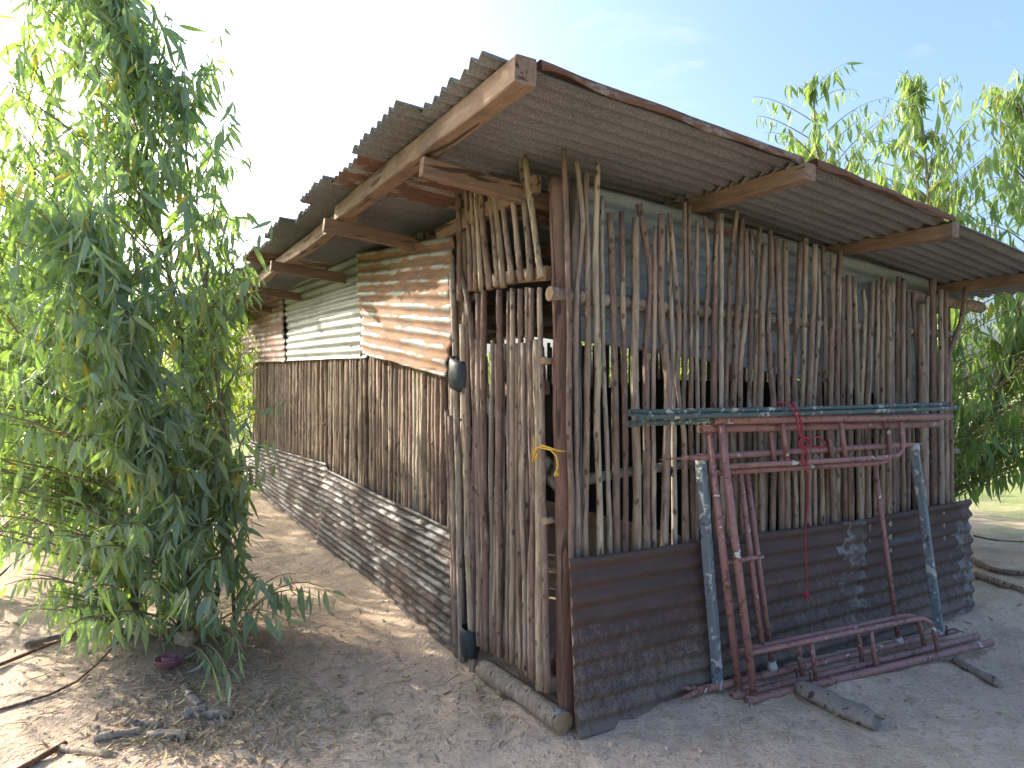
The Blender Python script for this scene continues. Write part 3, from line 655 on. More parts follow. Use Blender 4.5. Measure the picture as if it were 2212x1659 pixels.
# ------------------------------------------------------------------ scaffold frames leaning on the front wall
def pipe(name, pts, r, mat, parent, sides=10, hollow=False):
    m = MB().tube(pts, r, sides, not hollow)
    o = m.build(name, mat, parent)
    if hollow: md = o.modifiers.new('thickness', 'SOLIDIFY'); md.thickness = 0.004; md.offset = -1
    return o
def scaffold(TL, TR, BL, BR, label, inner):
    TL, TR, BL, BR = map(Vector, (TL, TR, BL, BR))
    root = empty('scaffold', BL); tag(root, label, 'scaffold', 'red scaffold frames leaning on the front wall')
    def Fp(u, v): return (BL.lerp(BR, u)).lerp(TL.lerp(TR, u), v)
    R1, R2 = 0.0215, 0.0145
    pipe('leg', [Fp(-0.015, 1), Fp(.5, 1), Fp(1, 1)], R1, RED, root, 12, True)
    pipe('leg', [Fp(-0.015, 0), Fp(.5, 0), Fp(1, 0)], R1, RED, root, 12, True)
    pipe('header', [Fp(0.012, 0.018), Fp(.012, .5), Fp(.012, 0.985)], R1*.95, RED, root, 12)
    for s in (0, 1):
        V = (lambda v: 1-v) if s else (lambda v: v)
        pipe('inner_brace', [Fp(.02, V(.165)), Fp(.35, V(.165)), Fp(.66, V(.165)), Fp(.70, V(.160)), Fp(.728, V(.140)), Fp(.74, V(.10)), Fp(.742, V(.02))], R2, RED, root)
        for u in (.235, .47): pipe('rung', [Fp(u, V(.015)), Fp(u, V(.155))], R2*.9, RED, root)
        pipe('coupling_pin', [Fp(.215 if not s else .66, V(.0)), Fp(.215 if not s else .66, V(0.05))], .006, IRON, root, 6)
    if inner: pipe('inner_header', [Fp(.105, .17), Fp(.105, .5), Fp(.105, .83)], R2, RED, root)
    pipe('rung', [Fp(.02, .5), Fp(.10, .5)], R2*.8, RED, root)
    return root
def gzp(p, r=0.026): p = Vector(p); return Vector((p.x, p.y, gz(p.x, p.y)+r))
bl = onZ(1622, 1512, 0.03); br = onZ(2142, 1388, 0.03); tl_ = onY(1548, 908, -0.185); tr_ = onY(2053, 900, -0.30)
FA = scaffold(tl_, tr_, bl, br, 'front red scaffold frame lying on its side against the poles, its lower pipe furthest out', False)
off = Vector((-0.055, 0.085, 0.0))
bl2 = onY(1590, 1482, -0.175); br2 = onY(2112, 1372, -0.36); bl2.z = br2.z = 0.03
scaffold(tl_+Vector((-0.03, 0.05, -0.045)), tr_+Vector((-0.02, 0.07, -0.05)), bl2, br2, 'second red scaffold frame sandwiched behind the front one, nearer the tin wall', True)
# third frame: red bars, blue-grey posts
rt = empty('base_frame', onZ(1552, 1485, 0.03)); tag(rt, 'scaffold frame with blue-grey side posts and red spiked bars against the dark tin', 'scaffold')
t0 = onY(1425, 993, -0.105); t1 = onY(2005, 958, -0.20)
q = [t0.lerp(t1, t) for t in (0, .07, .12, .5, .90, .94, 1)]
MB().tube(q, [.002, .008, .019, .019, .019, .010, .002], 10).build('top_bar', RED, rt)
b0 = onY(1505, 1492, -0.115); b1 = onY(2065, 1362, -0.25)
MB().tube([b0.lerp(b1, t) for t in (0, .5, 1)], .019, 10).build('bottom_bar', RED, rt)
dirb = (b0-b1).normalized()
MB().tube([b0+dirb*.0, b0+dirb*.05+Vector((0, -.02, 0)), b0+dirb*.12+Vector((0, -.03, -.005))], [.016, .012, .007], 8).build('prong', RED, rt)
MB().tube([b0+dirb*.0+Vector((0, .01, .015)), b0+dirb*.05+Vector((0, .0, .02)), b0+dirb*.09+Vector((0, .0, .03))], [.014, .011, .008], 8).build('prong', RED, rt)
def sqpost(p0, p1, wd, name, mat):
    m = MB().box(p0, p1, wd, wd, (1, 0.25, 0), 0, 0.005); return m.build(name, mat, rt, False)
for (xa, ya, xb, yb, Ya) in ((1513, 997, 1551, 1478, -0.105), (1975, 968, 2029, 1362, -0.195)):
    p1 = onY(xa, ya, Ya); p0 = b0.lerp(b1, (xb-1505)/560.0 if xb < 1700 else 0.955)
    p0 = onY(xb, yb, Ya-(0.01 if xb < 1700 else 0.045))
    sqpost(p0, p1, 0.046, 'side_post', BLUE)
    for p in (p0, p1):
        m = MB(); m.tube([p+Vector((0, 0, -.022)), p, p+Vector((0, 0, .03))], [.025, .030, .023], 9, True, None, 0, 0.15); m.build('cement_lump', CEMENT, rt)
for (xa, ya, xb, yb, Ya) in ((1612, 1010, 1668, 1440, -0.115), (1889, 1000, 1941, 1385, -0.18)):
    p1 = onY(xa, ya, Ya); p0 = onY(xb, yb, Ya-0.03); pipe('inner_post', [p0, p0.lerp(p1, .5), p1], .0145, RED, rt)
    MB().tube([p0+Vector((0, 0, -.02)), p0, p0+Vector((0, 0, .03))], [.022, .026, .017], 9, True, None, 0, 0.15).build('cement_lump', CEMENT, rt)
for (px, py) in ((1690, 1450), (2045, 1372)):
    p = onZ(px, py, 0.04); MB().tube([p, p+Vector((0, 0, .06))], .006, 6).build('bolt', IRON, rt)
p = onZ(2040, 1366, 0.06); MB().tube([p, p+Vector((.05, -.02, .02)), p+Vector((.11, -.06, .0))], .004, 5).build('bent_wire', IRON, rt)
# cross braces lying on top
for k, (xa, ya, xb, yb, Ya, Yb, txt) in enumerate(((1360, 891, 2045, 873, -0.175, -0.30, 'uppermost grey-green scaffold brace lying level across the pole wall'),
        (1372, 902, 2068, 882, -0.205, -0.33, 'middle grey-green scaffold brace lying just above the red pipe'),
        (1356, 916, 1990, 893, -0.15, -0.26, 'lowest grey-green scaffold brace, its flattened left end hanging below the others'))):
    a = onY(xa, ya, Ya); b = onY(xb, yb, Yb); br_ = empty('scaffold_brace', a); tag(br_, txt, 'brace', 'grey-green scaffold braces on the red frames')
    d = (b-a).normalized()
    MB().tube([a+d*.05, a.lerp(b, .5)+Vector((0, 0, -.004)), b-d*.03], .0125, 8).build('tube', GREENPIPE, br_)
    m = MB(); m.box(a-d*.005, a+d*.065, 0.007, 0.030, None, 0, 0.002); m.build('flattened_end', GREENPIPE, br_)
    m = MB(); m.box(b-d*.04, b+d*.02, 0.007, 0.030, None, 0, 0.002); m.build('flattened_end', GREENPIPE, br_)
    c = a+d*0.012; MB().tube([c+Vector((0, -.006, 0)), c+Vector((0, .006, 0))], .009, 8).build('eyelet', IRON, br_)
# red rope
def rope_curve(pix, Ys, r=0.0055, n=7):
    P = [onY(x, y, yy) for (x, y), yy in zip(pix, Ys)]; out = []
    for i in range(len(P)-1):
        p0, p1, p2, p3 = P[max(i-1, 0)], P[i], P[i+1], P[min(i+2, len(P)-1)]
        for k in range(n):
            t = k/n; out.append(0.5*((2*p1)+(p2-p0)*t+(2*p0-5*p1+4*p2-p3)*t*t+(-p0+3*p1-3*p2+p3)*t**3))
    out.append(P[-1]); return out
rp = MB()
yf = -0.275
for dx in (0, 8):
    rp.tube(rope_curve([(1703+dx, 868), (1716+dx, 890), (1722+dx, 912), (1728+dx, 940), (1738, 955)], [-.27, yf-.02, yf, yf, yf]), .0052, 6)
rp.tube(rope_curve([(1700, 872), (1678, 868), (1690, 875), (1680, 880)], [-.22, -.22, -.2, -.2]), .005, 6)
rp.tube(rope_curve([(1735, 945), (1725, 957), (1733, 968), (1750, 962), (1746, 948), (1733, 946), (1730, 960), (1742, 970)], [yf]*8), .006, 6)
rp.tube(rope_curve([(1748, 948), (1768, 944), (1782, 958), (1772, 968), (1752, 958)], [yf]*5), .005, 6)
rp.tube(rope_curve([(1740, 962), (1732, 990), (1738, 1008), (1744, 990), (1740, 965)], [yf]*5), .005, 6)
rp.tube(rope_curve([(1738, 1000), (1745, 1030), (1744, 1090), (1739, 1160), (1742, 1230), (1741, 1278)], [yf, yf, -.20, -.19, -.20, -.20]), .0045, 6)
rp.tube(rope_curve([(1741, 1274), (1737, 1283), (1747, 1284), (1740, 1292)], [-.20]*4), .007, 6)
rp.tube(rope_curve([(1741, 1284), (1748, 1294)], [-.20]*2), .005, 6)
tag(rp.build('red_rope', ROPE), 'knotted red rope tied round the scaffold pipes, one end hanging down', 'rope')
# yellow twine on the door
tw = MB(); Xt = -0.135
def tc(pix, Xs, r=.004):
    P = [onX(x, y, xx) for (x, y), xx in zip(pix, Xs)]; tw.tube(P, r, 5)
tc([(1152, 985), (1158, 972), (1170, 962), (1180, 965), (1205, 974), (1222, 975)], [Xt, Xt, Xt, Xt, -.12, -.07], .005)
tc([(1150, 997), (1156, 980), (1160, 966), (1172, 968), (1190, 972), (1202, 985), (1205, 1005), (1202, 1022)], [Xt, Xt, Xt, Xt, -.13, -.12, -.12, -.12], .0045)
tc([(1152, 940), (1154, 960), (1150, 992)], [Xt]*3, .004); tc([(1158, 970), (1148, 985), (1156, 996), (1162, 978)], [Xt]*4, .004)
tc([(1202, 1018), (1199, 1029)], [-.12]*2, .007); tc([(1202, 1018), (1206, 1028)], [-.12]*2, .005)
tag(tw.build('yellow_twine', TWINE), 'yellow twine knotted round the thick pale door pole', 'twine')

# ------------------------------------------------------------------ trees
def leaf_template(name, bend=0.18, fold=0.10, wid=0.165):
    """unit leaf hanging along -Z, about 16 triangles"""
    st = [(0.0, 0.0), (0.08, 0.012), (0.26, 0.80), (0.46, 1.0), (0.68, 0.72), (0.86, 0.34), (1.0, 0.0)]
    v = []; f = []
    for t, ww in st:
        y = bend*t*t; x0 = 0.06*math.sin(t*3.0)
        a = ww*wid/2
        v += [(x0-a, y+fold*a*2.2, -t), (x0, y, -t), (x0+a, y+fold*a*2.2, -t)]
    for i in range(len(st)-1):
        b = i*3
        f += [(b, b+1, b+4, b+3), (b+1, b+2, b+5, b+4)]
    return np.array(v), np.array(f)
LV, LF = leaf_template('leaf'); LV2, LF2 = leaf_template('leaf', 0.34, 0.14, 0.20); LV3, LF3 = leaf_template('leaf', -0.30, 0.30, 0.13)
TW3 = LV3[:, 2]*1.3; LV3 = np.stack([LV3[:, 0]*np.cos(TW3)-LV3[:, 1]*np.sin(TW3), LV3[:, 0]*np.sin(TW3)+LV3[:, 1]*np.cos(TW3), LV3[:, 2]], 1)
def leaf_mesh(V, F, name, mat):
    me = bpy.data.meshes.new(name); me.from_pydata([tuple(x) for x in V], [], [tuple(x) for x in F])
    me.polygons.foreach_set('use_smooth', [True]*len(F)); me.materials.append(mat); me.update(); return me
def make_tree(name, base, stems, targets, leaf_len, mat, stem_mat, label, group=None, per=(11, 17), n_ind=0, droop=0.5, twig_r=0.004, tilt=0.5, cat='tree'):
    """stems: list of (points, r0, r1); targets: twig ends in world space. Leaves hang along the twigs."""
    root = empty(name, base); tag(root, label, cat, group)
    SP = []
    for pts, r0, r1, sm in stems:
        pts = [Vector(p) for p in pts]; P = []
        for i in range(len(pts)-1):
            p0, p1, p2, p3 = pts[max(i-1, 0)], pts[i], pts[i+1], pts[min(i+2, len(pts)-1)]
            for k in range(6):
                t = k/6; P.append(0.5*((2*p1)+(p2-p0)*t+(2*p0-5*p1+4*p2-p3)*t*t+(-p0+3*p1-3*p2+p3)*t**3))
        P.append(pts[-1]); n = len(P)
        MB().tube(P, [r0+(r1-r0)*i/(n-1) for i in range(n)], 7).build('trunk', [sm], root)
        SP += [(p, r0+(r1-r0)*i/(n-1)) for i, p in enumerate(P)]
    tw = MB(); M = []
    arr = np.array([tuple(p) for p, _ in SP])
    for T in targets:
        T = Vector(T); d = arr-np.array(tuple(T)); hd = np.hypot(d[:, 0], d[:, 1])
        cost = hd + 1.3*np.abs((T.z-0.35*hd-droop*0.2)-arr[:, 2])
        k = int(np.argmin(cost+rng.uniform(0, 0.35, len(cost)))); A = SP[k][0]; rr = max(twig_r, min(SP[k][1]*0.5, twig_r*2.2))
        L = (T-A).length; mid = A.lerp(T, 0.55)+Vector((G(.05), G(.05), 0.22*L*R(.6, 1.3)))
        P = []
        for i in range(8):
            t = i/7; P.append((1-t)**2*A+2*t*(1-t)*mid+t*t*T)
        tw.tube(P, [rr*(1-0.75*i/7) for i in range(8)], 4, False)
        nl = random.randint(*per); out = Vector((T.x-A.x, T.y-A.y, 0)); out = out.normalized() if out.length > 1e-3 else Vector((1, 0, 0))
        lo = 0.25 if L > 0.5 else 0.1
        for i in range(nl):
            t = lo+(1.0-lo)*(i+R(0, 1))/nl; t = min(t, 1.0)
            p = (1-t)**2*A+2*t*(1-t)*mid+t*t*T
            yaw = R(0, 2*math.pi); s = leaf_len*R(0.40, 1.2)*(1.0 if t < .8 else 0.7)
            pitch_ = abs(G(tilt)); side = Vector((math.cos(yaw), math.sin(yaw), 0))+out*0.5
            side.normalize()
            ax_ = (Vector((0, 0, -1))*math.cos(pitch_)+side*math.sin(pitch_)).normalized()
            q = Vector((0, 0, -1)).rotation_difference(ax_) 
            mt = Matrix.Translation(p) @ q.to_matrix().to_4x4() @ Matrix.Rotation(R(0, 2*math.pi), 4, 'Z') @ Matrix.Diagonal((s, s, s, 1))
            M.append(mt)
    tw.build('twigs', TWIG, root)
    # the leaves that show largest become leaves of their own
    big = []
    if n_ind:
        sc = []
        for i, mt in enumerate(M):
            p = mt.translation-CAM; dp = p.dot(FW); x = p.dot(RT)/max(dp, .1)*F_+W_/2; y = H_/2-p.dot(UP)/max(dp, .1)*F_
            vis = dp > 0.3 and -30 < x < W_+30 and -50 < y < H_+20
            sc.append((0 if vis else 1, dp/(mt.to_scale().x+1e-6)*0.5+dp, i))
        sc.sort(); big = [i for _, _, i in sc[:n_ind]]
    bs = set(big); lm = leaf_mesh(LV, LF, 'leaf', mat); lm2 = leaf_mesh(LV2, LF2, 'leaf', mat); lm3 = leaf_mesh(LV3, LF3, 'leaf', mat)
    for i in big:
        o = bpy.data.objects.new('leaf', (lm, lm2, lm, lm3)[i % 4]); COL.objects.link(o); o.parent = root
        o.matrix_basis = Matrix.Translation(-Vector(base)) @ M[i]
    rest = [m_ for i, m_ in enumerate(M) if i not in bs]
    if rest:
        vs = []; fs = []; tn = []; nv = len(LV)
        for i, m_ in enumerate(rest):
            a = np.array(m_); V = (LV, LV2, LV, LV3)[i % 4]
            vs.append(V@a[:3, :3].T+a[:3, 3]-np.array(tuple(base))); fs.append(LF+i*nv); tn += [random.random()]*nv
        vs = np.concatenate(vs); fs = np.concatenate(fs)
        me = bpy.data.meshes.new('crown'); me.from_pydata(vs.tolist(), [], fs.tolist()); me.polygons.foreach_set('use_smooth', [True]*len(fs))
        at = me.attributes.new('tint', 'FLOAT', 'POINT'); at.data.foreach_set('value', tn); me.update()
        o = link('crown', me, mat, root); tag(o, kind='stuff')
    return root

# the big leafy eucalyptus on the left
def crown_left(n):
    out = []
    while len(out) < n:
        z = R(0.25, 4.6)
        # half widths right / left of the stem line, by height, measured sideways from the camera
        rr = float(np.interp(z, [0.2, 0.6, 1.1, 1.7, 2.1, 2.4, 2.9, 3.4, 4.0, 4.6], [0.55, 0.50, 0.42, 0.48, 0.62, 0.62, 0.48, 0.46, 0.42, 0.25]))
        ll = float(np.interp(z, [0.2, 0.6, 1.0, 1.7, 2.6, 3.2, 3.6, 4.2, 4.6], [0.8, 1.15, 1.3, 1.35, 1.3, 1.2, 0.85, 0.75, 0.4]))
        s = R(-1, 1); a = (rr if s > 0 else ll)*s; dd = R(-1.0, 1.1)*float(np.interp(z, [0.2, 0.8, 2, 3.5, 4.6], [0.45, 0.7, 1.0, 0.8, 0.35]))
        if abs(s)**2+abs(dd/1.1)**2 > 1.05: continue
        if noise.noise(Vector((a*1.9, dd*1.9, z*1.5+3))) < -0.16: continue      # open pockets between the boughs
        if z > 2.9 and random.random() < 0.5: continue
        if z < 0.8 and random.random() < 0.45: continue
        p = LD(-2.15-0.10*z+a, 4.2+dd, z+gz(TREE.x, TREE.y)); out.append(p)
    return out
def around(dL, dD, z): 
    r = RT*dL+FH*dD; return TREE+Vector((r.x, r.y, z))
stems = [([around(0, 0, -.05), around(.02, .1, .8), around(-.05, .15, 1.8), around(-.25, .1, 3.0), around(-.45, 0, 4.3)], .030, .006, STEM_BR),
         ([around(-.22, -.05, -.05), around(-.30, 0, .6), around(-.35, .1, 1.6), around(-.75, .2, 2.8), around(-1.2, .2, 3.6)], .026, .005, STEM),
         ([around(.12, .15, -.05), around(.2, .25, .7), around(.12, .3, 1.6), around(.0, .2, 2.7), around(-.05, .1, 3.5)], .022, .004, STEM),
         ([around(-.10, .2, -.05), around(-.05, .35, .7), around(-.1, .4, 1.4), around(.0, .35, 2.3), around(.1, .3, 3.1)], .020, .004, STEM),
         ([around(-.35, .3, -.05), around(-.6, .3, .8), around(-1.0, .2, 1.7), around(-1.4, .1, 2.6)], .022, .005, STEM),
         ([around(.05, .05, -.05), around(.0, -.2, .7), around(.0, -.45, 1.4), around(-.1, -.6, 2.2)], .018, .004, STEM),
         ([around(.28, .2, -.05), around(.25, .2, .5), around(.2, .15, 1.1), around(.15, .1, 1.8)], .014, .003, STEM)]
tg = crown_left(920)
tg += [LD(-2.25+G(.25), 4.2+G(.35), R(2.7, 4.1)) for _ in range(60)] + [LD(-2.0+G(.3), 3.7+G(.3), R(0.35, 0.9)) for _ in range(25)]
# single sprays that reach towards the shed
for (px, py, D) in ((600, 470, 3.9), (545, 455, 3.9), (575, 600, 4.0), (560, 590, 4.1), (640, 860, 4.0), (600, 950, 3.9), (570, 880, 3.9), (730, 1290, 3.7), (690, 1290, 3.7), (640, 1240, 3.8), (620, 1340, 3.6), (600, 1000, 4.2),
                    (500, 1480, 3.3), (520, 1440, 3.35), (470, 1470, 3.35), (560, 1250, 3.7), (120, 1320, 3.6), (90, 1290, 3.8), (160, 1350, 3.5), (60, 1310, 3.9), (480, 60, 4.2), (500, 140, 4.3), (510, 250, 4.3), (300, 20, 4.3), (60, 30, 4.5), (130, 60, 4.5)):
    dr = ray(px, py); p = CAM+dr*(D/dr.dot(FH)); p.z = max(p.z, 0.16); tg.append(p)
make_tree('eucalyptus_tree', TREE, stems, tg, 0.20, LEAF, STEM, 'tall multi-stemmed eucalyptus with drooping blue-green leaves, nearest tree on the left', 'eucalyptus trees', (12, 18), 300, 0.6, 0.004, 0.62)

# the eucalyptus behind the right end of the shed
RB = Vector((5.85, 1.75, 0)); RB.z = gz(RB.x, RB.y)
def crown_right(n):
    out = []
    while len(out) < n:
        z = R(0.7, 5.3)
        rad = float(np.interp(z, [0.7, 1.2, 2.4, 3.6, 4.3, 4.7, 5.3], [1.2, 1.7, 2.1, 2.1, 1.8, 1.35, 0.5]))
        a = R(0, 2*math.pi); r = rad*math.sqrt(R(0, 1))
        x = math.cos(a)*r; y = math.sin(a)*r
        if z > 4.65:      # separate leaders
            cx = random.choice((-1.05, 0.15, 1.1))
            if random.random() < 0.45: continue
            q = RT*(cx+G(.25)); x, y = q.x+G(.2), q.y+G(.2)
        p = RB+Vector((x, y, z))
        if p.x < 4.2 and p.z < 2.9: continue
        if noise.noise(Vector((p.x*1.3, p.y*1.3, p.z*1.1))) < -0.18: continue
        out.append(p)
    return out
def ar(dL, dD, z): r = RT*dL+FH*dD; return RB+Vector((r.x, r.y, z))
stems = [([ar(0, 0, -.1), ar(-.1, .1, 1.2), ar(-.4, .1, 2.8), ar(-.95, 0, 4.0), ar(-1.05, 0, 5.2)], .06, .006, STEM),
         ([ar(.05, .05, -.1), ar(.2, .1, 1.2), ar(.4, .1, 2.6), ar(.25, 0, 4.0), ar(.15, 0, 5.25)], .05, .006, STEM),
         ([ar(.1, 0, -.1), ar(.5, -.2, 1.0), ar(.95, -.4, 2.2), ar(1.15, -.4, 3.6), ar(1.1, -.3, 4.8)], .045, .006, STEM),
         ([ar(-.1, -.1, -.1), ar(-.2, -.5, 1.0), ar(-.2, -.9, 2.0), ar(-.5, -1.1, 3.2)], .04, .006, STEM)]
tgr = crown_right(820)
tgr += [LD(R(4.2, 6.6), R(6.2, 8.2), R(0.95, 3.0)) for _ in range(230)] + [LD(R(2.9, 4.6), R(7.0, 8.2), R(3.1, 4.1)) for _ in range(90)]
make_tree('eucalyptus_tree', RB, stems, tgr, 0.235, LEAF_R, STEM, 'eucalyptus with bright yellow-green leaves rising behind the right end of the roof', 'eucalyptus trees', (11, 16), 220, 0.6, 0.004, 0.33)

# greenery behind: young trees on the left, bushes along the field
def simple_tree(name, base, h, rad, n, leaf, mat, sm, label, group, z0=0.25, trunk=0.03, per=(10, 15), cat='tree'):
    base = Vector(base); base.z = gz(base.x, base.y); st = []; tg = []
    for k in range(3):
        a = R(0, 6.28); e = rad*0.45; st.append(([base+Vector((0, 0, -.1)), base+Vector((math.cos(a)*e*.3, math.sin(a)*e*.3, h*.3)), base+Vector((math.cos(a)*e, math.sin(a)*e, h*.85))], trunk*R(.7, 1), trunk*.15, sm))
    for k in range(n):
        z = R(z0, 1)**0.9*h; rr = rad*math.sin(math.pi*min(1, max(0.1, (z/h)*0.72+0.18)))**0.7; a = R(0, 6.28); r = rr*math.sqrt(R(0.05, 1))
        tg.append(base+Vector((math.cos(a)*r, math.sin(a)*r, z)))
    return make_tree(name, base, st, tg, leaf, mat, sm, label, group, per, 0, 0.5, 0.006, 0.6, cat)
simple_tree('young_tree', LD(-5.3, 7.3), 3.6, 1.7, 150, 0.22, LEAF, STEM, 'young eucalyptus half hidden behind the big left tree at the picture edge', 'young trees behind the left tree')
simple_tree('young_tree', (-2.45, 6.0, 0), 3.0, 1.35, 210, 0.21, LEAF, STEM, 'young eucalyptus directly behind the big left tree, its leaves close to the shed wall', 'young trees behind the left tree', 0.12)
simple_tree('young_tree', (-2.9, 8.6, 0), 3.0, 1.5, 170, 0.22, LEAF, STEM, 'young eucalyptus by the path opposite the far half of the shed wall', 'young trees behind the left tree', 0.12)
simple_tree('young_tree', LD(-4.15, 5.2), 3.5, 1.25, 200, 0.2, LEAF, STEM, 'young eucalyptus at the very left edge, close behind the big left tree', 'young trees behind the left tree', 0.12)
simple_tree('young_tree', LD(-4.9, 10.8), 3.4, 1.5, 130, 0.24, LEAF_BG, STEM, 'young tree beyond the dirt path left of the far shed corner', 'young trees behind the left tree')
simple_tree('young_tree', LD(-8.0, 11.5), 4.0, 2.0, 150, 0.26, LEAF_BG, STEM, 'young tree farthest left behind the eucalyptus, mostly hidden by its leaves', 'young trees behind the left tree')
ob = onZ(460, 990, 0.0)
ob = LD(-5.75, 12.8)
o_st = [([ob+Vector((0, 0, -.1)), ob+Vector((.05, 0, .7)), ob+RT*-.12+Vector((0, 0, 1.4)), ob+RT*-.08+Vector((0, 0, 2.6))], .12, .09, STEM_OR)]
make_tree('orange_trunk_tree', ob, o_st, [ob+Vector((G(.8), G(.8), R(2.2, 4.2))) for _ in range(90)], 0.25, LEAF_BG, STEM_OR, 'tree with a bare orange-red trunk standing beyond the left end of the shed', None, (10, 14))
for (x, y, h, r, lb_) in ((5.6, 5.2, 2.7, 1.3, 'bush behind the shed, glimpsed between the front poles, nearest one'), (6.4, 8.2, 2.9, 1.5, 'bush behind the shed, glimpsed between the front poles, middle one'), (5.2, 11.6, 2.8, 1.5, 'bush off the back corner of the shed, glimpsed through the poles')):
    simple_tree('bush', (x, y, 0), h, r, 80, 0.30, LEAF_BG, STEM, lb_, 'bushes in the field', 0.1, 0.04, (10, 14), 'bush')
bushes = [(-5.5, 19, 1.5, 1.6), (-8.5, 22, 2.2, 2.2), (-12, 24, 2.6, 2.6), (-15, 21, 2.4, 2.4), (9, 24, 2.2, 2.4), (12.5, 22, 2.4, 2.4), (14, 17, 1.8, 1.8)]
BL_ = ['bush beyond the orange-trunked tree', 'bush in the field seen through the left tree, second from the shed', 'bush in the field seen through the left tree, third from the shed', 'leftmost bush in the field behind the left tree',
       'bush behind the right tree, nearest the shed', 'bush behind the right tree at the picture edge', 'low bush on the sunlit grass right of the shed']
for (l, d, h, r), lb_ in zip(bushes, BL_):
    simple_tree('bush', LD(l, d), h, r, 70, 0.34, LEAF_BG, STEM, lb_+', leafy and yellow-green', 'bushes in the field', 0.1, 0.04, (10, 14), 'bush')

# ------------------------------------------------------------------ small things on the ground
def gpix(px, py, dz=0.0):
    p = onZ(px, py, 0.0)
    for _ in range(3): p = onZ(px, py, gz(p.x, p.y))
    return p+Vector((0, 0, dz))
# bowl
c = gpix(366, 1440); bw = empty('clay_bowl', c); tag(bw, 'mauve clay bowl with a raised ring inside, under the left tree', 'bowl')
s = (c-CAM).dot(FW)/F_; rb = 30*s
def lathe(prof, n=28, ctr=c):
    m = MB()
    for r, z in prof:
        for i in range(n): m.v.append(ctr+Vector((math.cos(2*math.pi*i/n)*r, math.sin(2*math.pi*i/n)*r, z)))
    for j in range(len(prof)-1):
        for i in range(n): m.f.append((j*n+i, j*n+(i+1) % n, (j+1)*n+(i+1) % n, (j+1)*n+i)); m.m.append(0)
    return m
lathe([(0.001, .012), (rb*.72, .012), (rb*.8, .02), (rb, .046), (rb*1.03, .049), (rb*.97, .052), (rb*.80, .03), (rb*.6, .022), (0.001, .022)]).build('dish', BOWL, bw)
lathe([(rb*.52, .022), (rb*.50, .055), (rb*.44, .060), (rb*.38, .052), (rb*.36, .030), (0.001, .028)]).build('inner_ring', BOWL, bw)
# cut sticks
for (xa, ya, xb, yb, r, lb_) in ((265, 1566, 352, 1578, .021, 'thick pale cut stick, uppermost of the cluster on the sand at lower left'),
        (202, 1603, 312, 1582, .017, 'slim cut stick lying aslant in front of the thick pale one'), (118, 1620, 240, 1636, .016, 'smooth cream stick nearest the bottom left corner'),
        (415, 1551, 505, 1551, .020, 'grey cut stick lying level on the leaf litter, right of the cluster')):
    a = gpix(xa, ya, r*.8); b = gpix(xb, yb, r*.8); log([a, a.lerp(b, .5), b], r, r*.9, lb_, 'cut_stick', [BARK_PALE if r < .018 else BARK_DRY, ENDW], 'stick', 'cut sticks on the sand')
a = gpix(28, 1659+18, .012); b = gpix(140, 1612, .014); log([a, b], .015, .014, 'dark brown stick running out of the bottom left corner', 'cut_stick', [STEM_BR, ENDW], 'stick', 'cut sticks on the sand')
a = gpix(-40, 1460, .02); b = gpix(120, 1398, .03); cc = gpix(270, 1350, .06)
log([a, b, cc], .012, .006, 'long thin brown stick lying across the left edge below the leaves', 'long_stick', [STEM_BR, ENDW], 'stick')
a = gpix(-30, 1545, .01); b = gpix(150, 1490, .02); cc = gpix(265, 1395, .05)
log([a, b, cc], .008, .004, 'long dark twig curving over the sand left of the bowl', 'long_stick', [STEM_BR, ENDW], 'stick')
a = gpix(50, 1400, .03); b = gpix(170, 1372, .03)
tag(MB().box(a, b, 0.09, 0.03).build('plank', DRIFT, None, False), 'grey weathered plank lying under the left tree at the picture edge', 'plank')
# rough chunks of wood
def chunk(name, px0, py0, px1, py1, r, label, cat='wood chunk', mat=None, flat=0.7):
    a = gpix(px0, py0, r*flat*.95); b = gpix(px1, py1, r*flat*.95); m = MB(); n = 14; sd = 12; d = (b-a).normalized(); sxv = d.cross(Vector((0, 0, 1))).normalized(); ph = R(0, 40)
    for i in range(n+1):
        t = i/n; p = a.lerp(b, t); env = min(1, 0.72+1.6*min(t, 1-t))
        for k in range(sd):
            an = 2*math.pi*k/sd; rr = r*env*(1+0.42*noise.noise(Vector((k*1.3, t*3, ph)))+0.40*noise.noise(Vector((k*2.9, t*2, ph+5)))+0.15*noise.noise(Vector((k*2.3, t*11, ph))))
            ex = (0.10*(b-a).length*noise.noise(Vector((k*2.1, ph, 3)))) if i in (0, n) else 0
            m.v.append(p+sxv*math.cos(an)*rr+Vector((0, 0, 1))*math.sin(an)*rr*flat+d*ex)
    for i in range(n):
        for k in range(sd): m.f.append((i*sd+k, i*sd+(k+1) % sd, (i+1)*sd+(k+1) % sd, (i+1)*sd+k)); m.m.append(0)
    m.f.append(tuple(reversed(range(sd)))); m.f.append(tuple(n*sd+k for k in range(sd))); m.m += [0, 0]
    o = m.build(name, mat or DRIFT); return tag(o, label, cat)
chunk('wood_chunk', 322, 1592, 405, 1598, .026, 'short split grey piece of wood at the end of the cut sticks')
chunk('wood_chunk', 395, 1490, 432, 1530, .022, 'flaky grey bark piece in the litter below the bowl')
chunk('wood_chunk', 395, 1556, 445, 1535, .03, 'lumpy tan piece of rotten wood behind the level grey stick')
chunk('split_log', 1728, 1498, 1895, 1580, .066, 'weathered split log sticking out from under the red scaffold pipes', 'log', DRIFT, 0.62)
chunk('split_log', 2062, 1432, 2160, 1488, .030, 'thin grey split branch on the dirt right of the scaffold pipes', 'branch', DRIFT, 0.7)
chunk('clod', 385, 1388, 415, 1400, .05, 'lump of grey earth at the foot of the left tree', 'clod', GROUND, .8)
